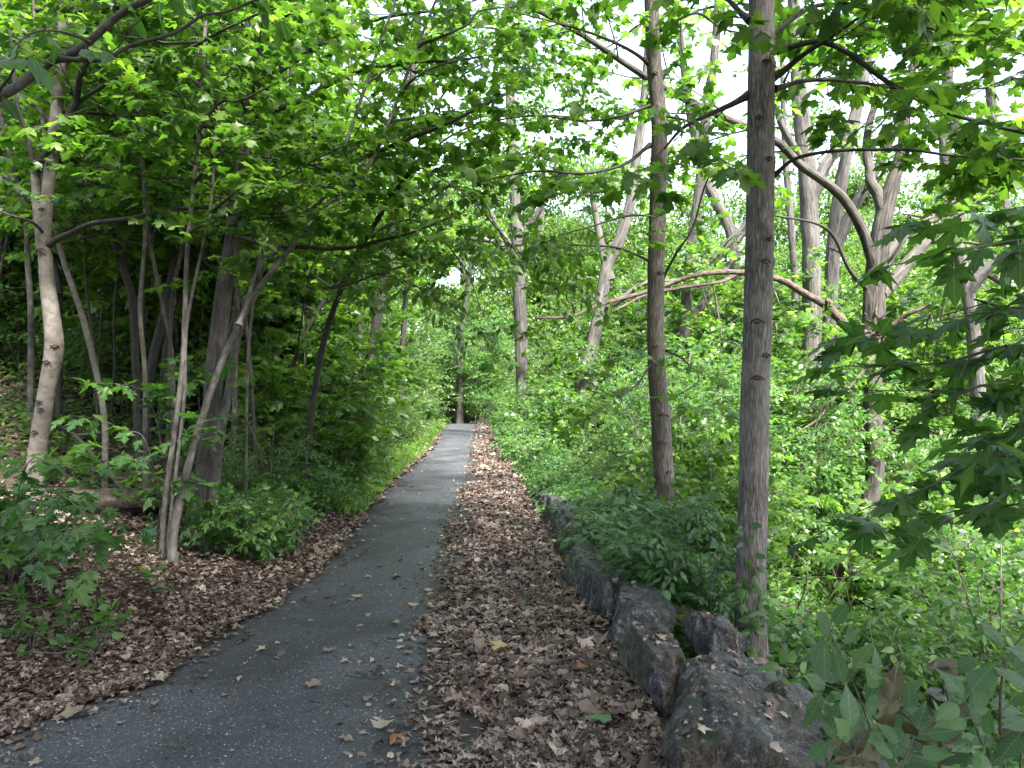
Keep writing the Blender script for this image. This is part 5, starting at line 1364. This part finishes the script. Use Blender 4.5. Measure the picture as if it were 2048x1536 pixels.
spray('maple_sapling', 'low maple seedling at the foot of the rough trunk', 'sapling', b, [[b, b + [.05, -.05, .2], b + [.2, -.15, .28]], [b, b + [-.03, 0, .22], b + [.02, -.1, .38]]], Opt(key='maple', size=.10, space=.12, twig=.15, nspread=.3, droop=.4), 'maple_near')
# dark wood shrubs at mid left
for i, (px, py, s, lab) in enumerate([(470, 1030, .75, 'leafy shrub at the foot of the scaly stem'), (540, 1010, .8, 'shrub with pale green leaves leaning to the path edge'), (600, 985, .85, 'bushy shrub before the forked young tree'), (660, 960, .9, 'bushy shrub hanging over the verge midway')]):
    g = ground_hit(px, py); place(SH[1] if i else SH[3], g[0], g[1], s, lab, LB)
# ovate seedlings in the left litter
for px, py, hh, lab in [(30, 1290, .30, 'clump of light green seedlings at the left border'), (65, 1320, .2, 'small light green seedling beside the left border clump'), (135, 1300, .26, 'light green seedling standing in the left litter'), (200, 1310, .30, 'tallest light green seedling with a drooping broad leaf'), (225, 1290, .16, 'tiny seedling right of the tallest light green one'), (320, 1190, .16, 'dark maple seedling alone in the litter'), (440, 1110, .12, 'pale sprout in the litter near the rough trunk'), (170, 1330, .12, 'short sprout along the trailing vine stem')]:
    b = ground_hit(px, py)
    st = [[b, b + [rng.normal(0, .03), rng.normal(0, .03), hh * .6], b + [rng.normal(0, .09), rng.normal(-.03, .05), hh]] for _ in range(3 if hh > .2 else 2)]
    spray('seedling', lab, 'seedling', b, st, Opt(key='ovate_rich', size=.075, space=.07, twig=.12, nspread=.35, droop=.25), 'herb', r=.003, depth=0)
b = ground_hit(1047, 1262)
spray('seedling', 'lone green sprout rising from the leaf strip', 'seedling', b, [[b, b + [.01, 0, .08], b + [.0, 0, .15]], [b, b + [.04, 0, .03], b + [.08, -.02, .05]]], Opt(key='ovate', size=.05, space=.06, nspread=.4, droop=.1), 'herb', r=.002, depth=0)
b = np.array([1.20, 3.42, .26])
spray('seedling', 'bright three leaved seedling growing on top of the boulders', 'seedling', b, [[b, b + [.0, 0, .05], b + [.0, 0, .10]], [b, b + [.03, 0, .03], b + [.06, -.02, .05]]], Opt(key='ovate', size=.07, space=.09, nspread=.4, droop=.0), 'herb', r=.002, depth=0)

# shrubs among the stones
for (x, y_, hh, ww, ns, key, sz, lab) in [
    (.98, 5.35, .75, .75, 9, 'ovate', .075, 'leafy shrub growing between the boulders and the slim maple'),
    (1.25, 5.0, .6, .55, 7, 'ovate', .065, 'grey green shrub just left of the straight grey trunk'),
    (.80, 6.55, .5, .5, 5, 'ovate', .075, 'slender upright plant with oval leaves above the dark boulder'),
    (.95, 7.6, .55, .6, 6, 'ovate', .06, 'light green shrub behind the brown topped boulder'),
    (.66, 5.75, .22, .3, 4, 'lance', .06, 'compound leaf seedling drooping over the rounded boulder')]:
    r = proto_shrub(hh, ww, key, sz, ns, lab, 9, 'ash', 'shrub', 'shrub', None, .06, .13, .4, .005, 1)
    r.location = (x, y_, float(max(terr(x, y_), -.1)) + .12)

# ash seedlings with withered leaves at the lower right
def ash(label, base, stems, withered, cap=None):
    t = Tree('ash_seedling', label, 'seedling', base); dead = Leaves()
    for s, r in stems:
        c = catmull(s, 14); mb = MB(); mb.tube(c, np.linspace(r, r * .5, 14), 6)
        for k in range(5, 14, 2):
            tan = unit(c[min(k + 1, 13)] - c[k - 1]); lat = unit(np.cross(tan, [0, -.9, .4]))
            for sg in (1, -1):
                p = c[k]; d = unit(lat * sg + tan * .45 + rng.normal(0, .2, 3)); nr = unit(np.array([0, -.55, .8]) + rng.normal(0, .3, 3))
                mb.tube([p, p + d * .03], np.array([.0016, .0012]), 4)
                tgt = dead if rng.random() < withered else t.lv
                tgt.add('ovate_rich' if tgt is t.lv else ['do%d' % rng.integers(5)][0], p + d * .03, d, nr, rng.uniform(.065, .105))
        if cap and s is stems[0][0]: dead.add('do2', c[-1], [-1, .15, .12], [0, -.5, .8], .085); dead.add('do4', c[-1], [-.9, -.1, .2], [.1, .3, .9], .07)
        else: t.lv.add('ovate_rich', c[-1], unit(c[-1] - c[-3]), unit([0, -.7, .6]), .09)
        mb.build('stem', M['bark_stem'], t.root, t.base)
    t.lv.build('foliage', M['ash'], t.root, t.base)
    if dead.d: dead.build('withered_leaves', M['dead'], t.root, t.base)
    return t


def ab(px, py, Y): return P(px, py, Y)
def gz(px, Y): x = (px - CX) / F * Y; return np.array([x, Y, float(terr(x, Y)) - .03])


ash('ash seedling with a tall pointed shoot at the lower right', gz(1740, 2.5), [([gz(1740, 2.5), ab(1760, 1560, 2.45), ab(1735, 1440, 2.4), ab(1690, 1330, 2.35), ab(1660, 1265, 2.3)], .004), ([gz(1740, 2.5), ab(1790, 1560, 2.4), ab(1770, 1470, 2.3), ab(1715, 1400, 2.25), ab(1650, 1370, 2.2)], .004)], .1)
ash('broken brown stem topped with a dead curled leaf at the lower right', gz(1880, 2.25), [([gz(1880, 2.25), ab(1880, 1560, 2.2), ab(1885, 1450, 2.15), ab(1888, 1345, 2.1)], .007), ([gz(1880, 2.25), ab(1850, 1520, 2.2), ab(1800, 1420, 2.15), ab(1760, 1370, 2.1)], .004)], .38, cap=True)
ash('ash seedling spreading broad leaves in the lower right corner', gz(2020, 2.2), [([gz(2020, 2.2), ab(2010, 1560, 2.15), ab(2000, 1440, 2.1), ab(2010, 1330, 2.05), ab(2060, 1250, 2.0)], .005), ([gz(2020, 2.2), ab(1985, 1560, 2.1), ab(1960, 1480, 2.0), ab(1930, 1400, 1.95)], .004), ([gz(2020, 2.2), ab(2040, 1540, 2.1), ab(2060, 1440, 2.0), ab(2110, 1340, 1.9)], .004)], .08)
ash('leafy ash seedling pressing against the dark slab', gz(1800, 2.6), [([gz(1800, 2.6), ab(1800, 1560, 2.55), ab(1780, 1480, 2.5), ab(1790, 1390, 2.45)], .004), ([gz(1800, 2.6), ab(1850, 1540, 2.55), ab(1900, 1470, 2.5), ab(1960, 1400, 2.5)], .004), ([gz(1800, 2.6), ab(1760, 1560, 2.5), ab(1710, 1510, 2.4), ab(1670, 1470, 2.35)], .004)], .15)
ash('low ash seedling with yellowing leaves in front of the dark slab', gz(1720, 2.15), [([gz(1720, 2.15), ab(1740, 1600, 2.1), ab(1730, 1540, 2.05), ab(1700, 1480, 2.0)], .004), ([gz(1720, 2.15), ab(1760, 1600, 2.1), ab(1800, 1540, 2.0), ab(1830, 1470, 2.0)], .004)], .25)

# creeper climbing the straight grey trunk
v = Tree('creeper', 'young creeper climbing the lower part of the straight grey trunk', 'climbing plant', R1.base)
pth = R1.path
for s in range(3):
    pts = []; a0 = [4.3, 5.4, 3.6][s]
    for k in range(4, 62 if s == 0 else 44, 3):
        if k >= len(pth): break
        a = a0 + .35 * math.sin(k * .3 + s) + rng.normal(0, .06)
        pts.append(pth[k] + np.array([math.cos(a), math.sin(a), 0]) * (.104 - .0001 * k))
    c = catmull(pts, len(pts) * 3); mb = MB(); mb.tube(c, np.linspace(.004, .0015, len(c)), 5); mb.build('vine_stem', M['bark_stem'], v.root, v.base)
    for p in c[::1]:
        for _ in range(2):
            if rng.random() < .62:
                out_ = unit((p - R1.base) * [1, 1, 0]); d = unit([rng.normal(0, 1), rng.normal(-.3, .5), rng.normal(-.3, .6)])
                v.lv.add('ovate', p + d * .03 + rng.normal(0, .012, 3), d, unit(np.array([rng.normal(0, .4), -1, .5])), rng.uniform(.045, .085))
v.lv.build('foliage', M['maple_near'], v.root, v.base)

# ================================================================== LIGHT, SKY, CAMERA
SUN_EL, SUN_AZ = math.radians(54), math.radians(148)   # azimuth clockwise from +Y
w = bpy.data.worlds.new('World'); bpy.context.scene.world = w; w.use_nodes = True
nt = w.node_tree; nt.nodes.clear()
sky = nt.nodes.new('ShaderNodeTexSky'); sky.sky_type = 'NISHITA'; sky.sun_disc = False
sky.sun_elevation = SUN_EL; sky.sun_rotation = SUN_AZ; sky.air_density = 1.0; sky.dust_density = 3.0; sky.ozone_density = 1.0
hs = nt.nodes.new('ShaderNodeHueSaturation'); hs.inputs['Saturation'].default_value = .65
bg = nt.nodes.new('ShaderNodeBackground'); bg.inputs['Strength'].default_value = .15
out = nt.nodes.new('ShaderNodeOutputWorld')
nt.links.new(sky.outputs[0], hs.inputs['Color']); nt.links.new(hs.outputs[0], bg.inputs[0]); nt.links.new(bg.outputs[0], out.inputs[0])
sl = bpy.data.lights.new('sun', 'SUN'); sl.energy = 4.6; sl.angle = math.radians(7); sl.color = (1, .97, .91)
so = bpy.data.objects.new('sun', sl); C.objects.link(so)
sd = Vector((math.sin(SUN_AZ) * math.cos(SUN_EL), math.cos(SUN_AZ) * math.cos(SUN_EL), math.sin(SUN_EL)))
so.rotation_euler = sd.to_track_quat('Z', 'Y').to_euler()

cd = bpy.data.cameras.new('camera'); cd.sensor_width = 36; cd.lens = F / 2048 * 36; cd.clip_end = 500; cd.clip_start = .05
co = bpy.data.objects.new('camera', cd); C.objects.link(co); co.location = (0, 0, CAMZ); co.rotation_euler = (math.pi / 2, 0, 0)
sc = bpy.context.scene; sc.camera = co
sc.view_settings.view_transform = 'Standard'; sc.view_settings.look = 'None'; sc.view_settings.gamma = 1; sc.view_settings.use_curve_mapping = False
sc.view_settings.exposure = 2.65
sc.render.engine = 'CYCLES'
cy = sc.cycles
cy.max_bounces = 9; cy.diffuse_bounces = 5; cy.glossy_bounces = 2; cy.transmission_bounces = 6; cy.transparent_max_bounces = 4
cy.sample_clamp_indirect = 6; cy.use_denoising = True; cy.caustics_reflective = False; cy.caustics_refractive = False
try: cy.use_light_tree = True
except Exception: pass
if __name__ == '__main__':
    import os
    if os.environ.get('STAT'):
        tot = sum(len(o.data.polygons) for o in C.objects if o.type == 'MESH'); uniq = sum(len(m.polygons) for m in bpy.data.meshes)
        open('/tmp/stat.txt', 'w').write(f'{tot} {uniq}')
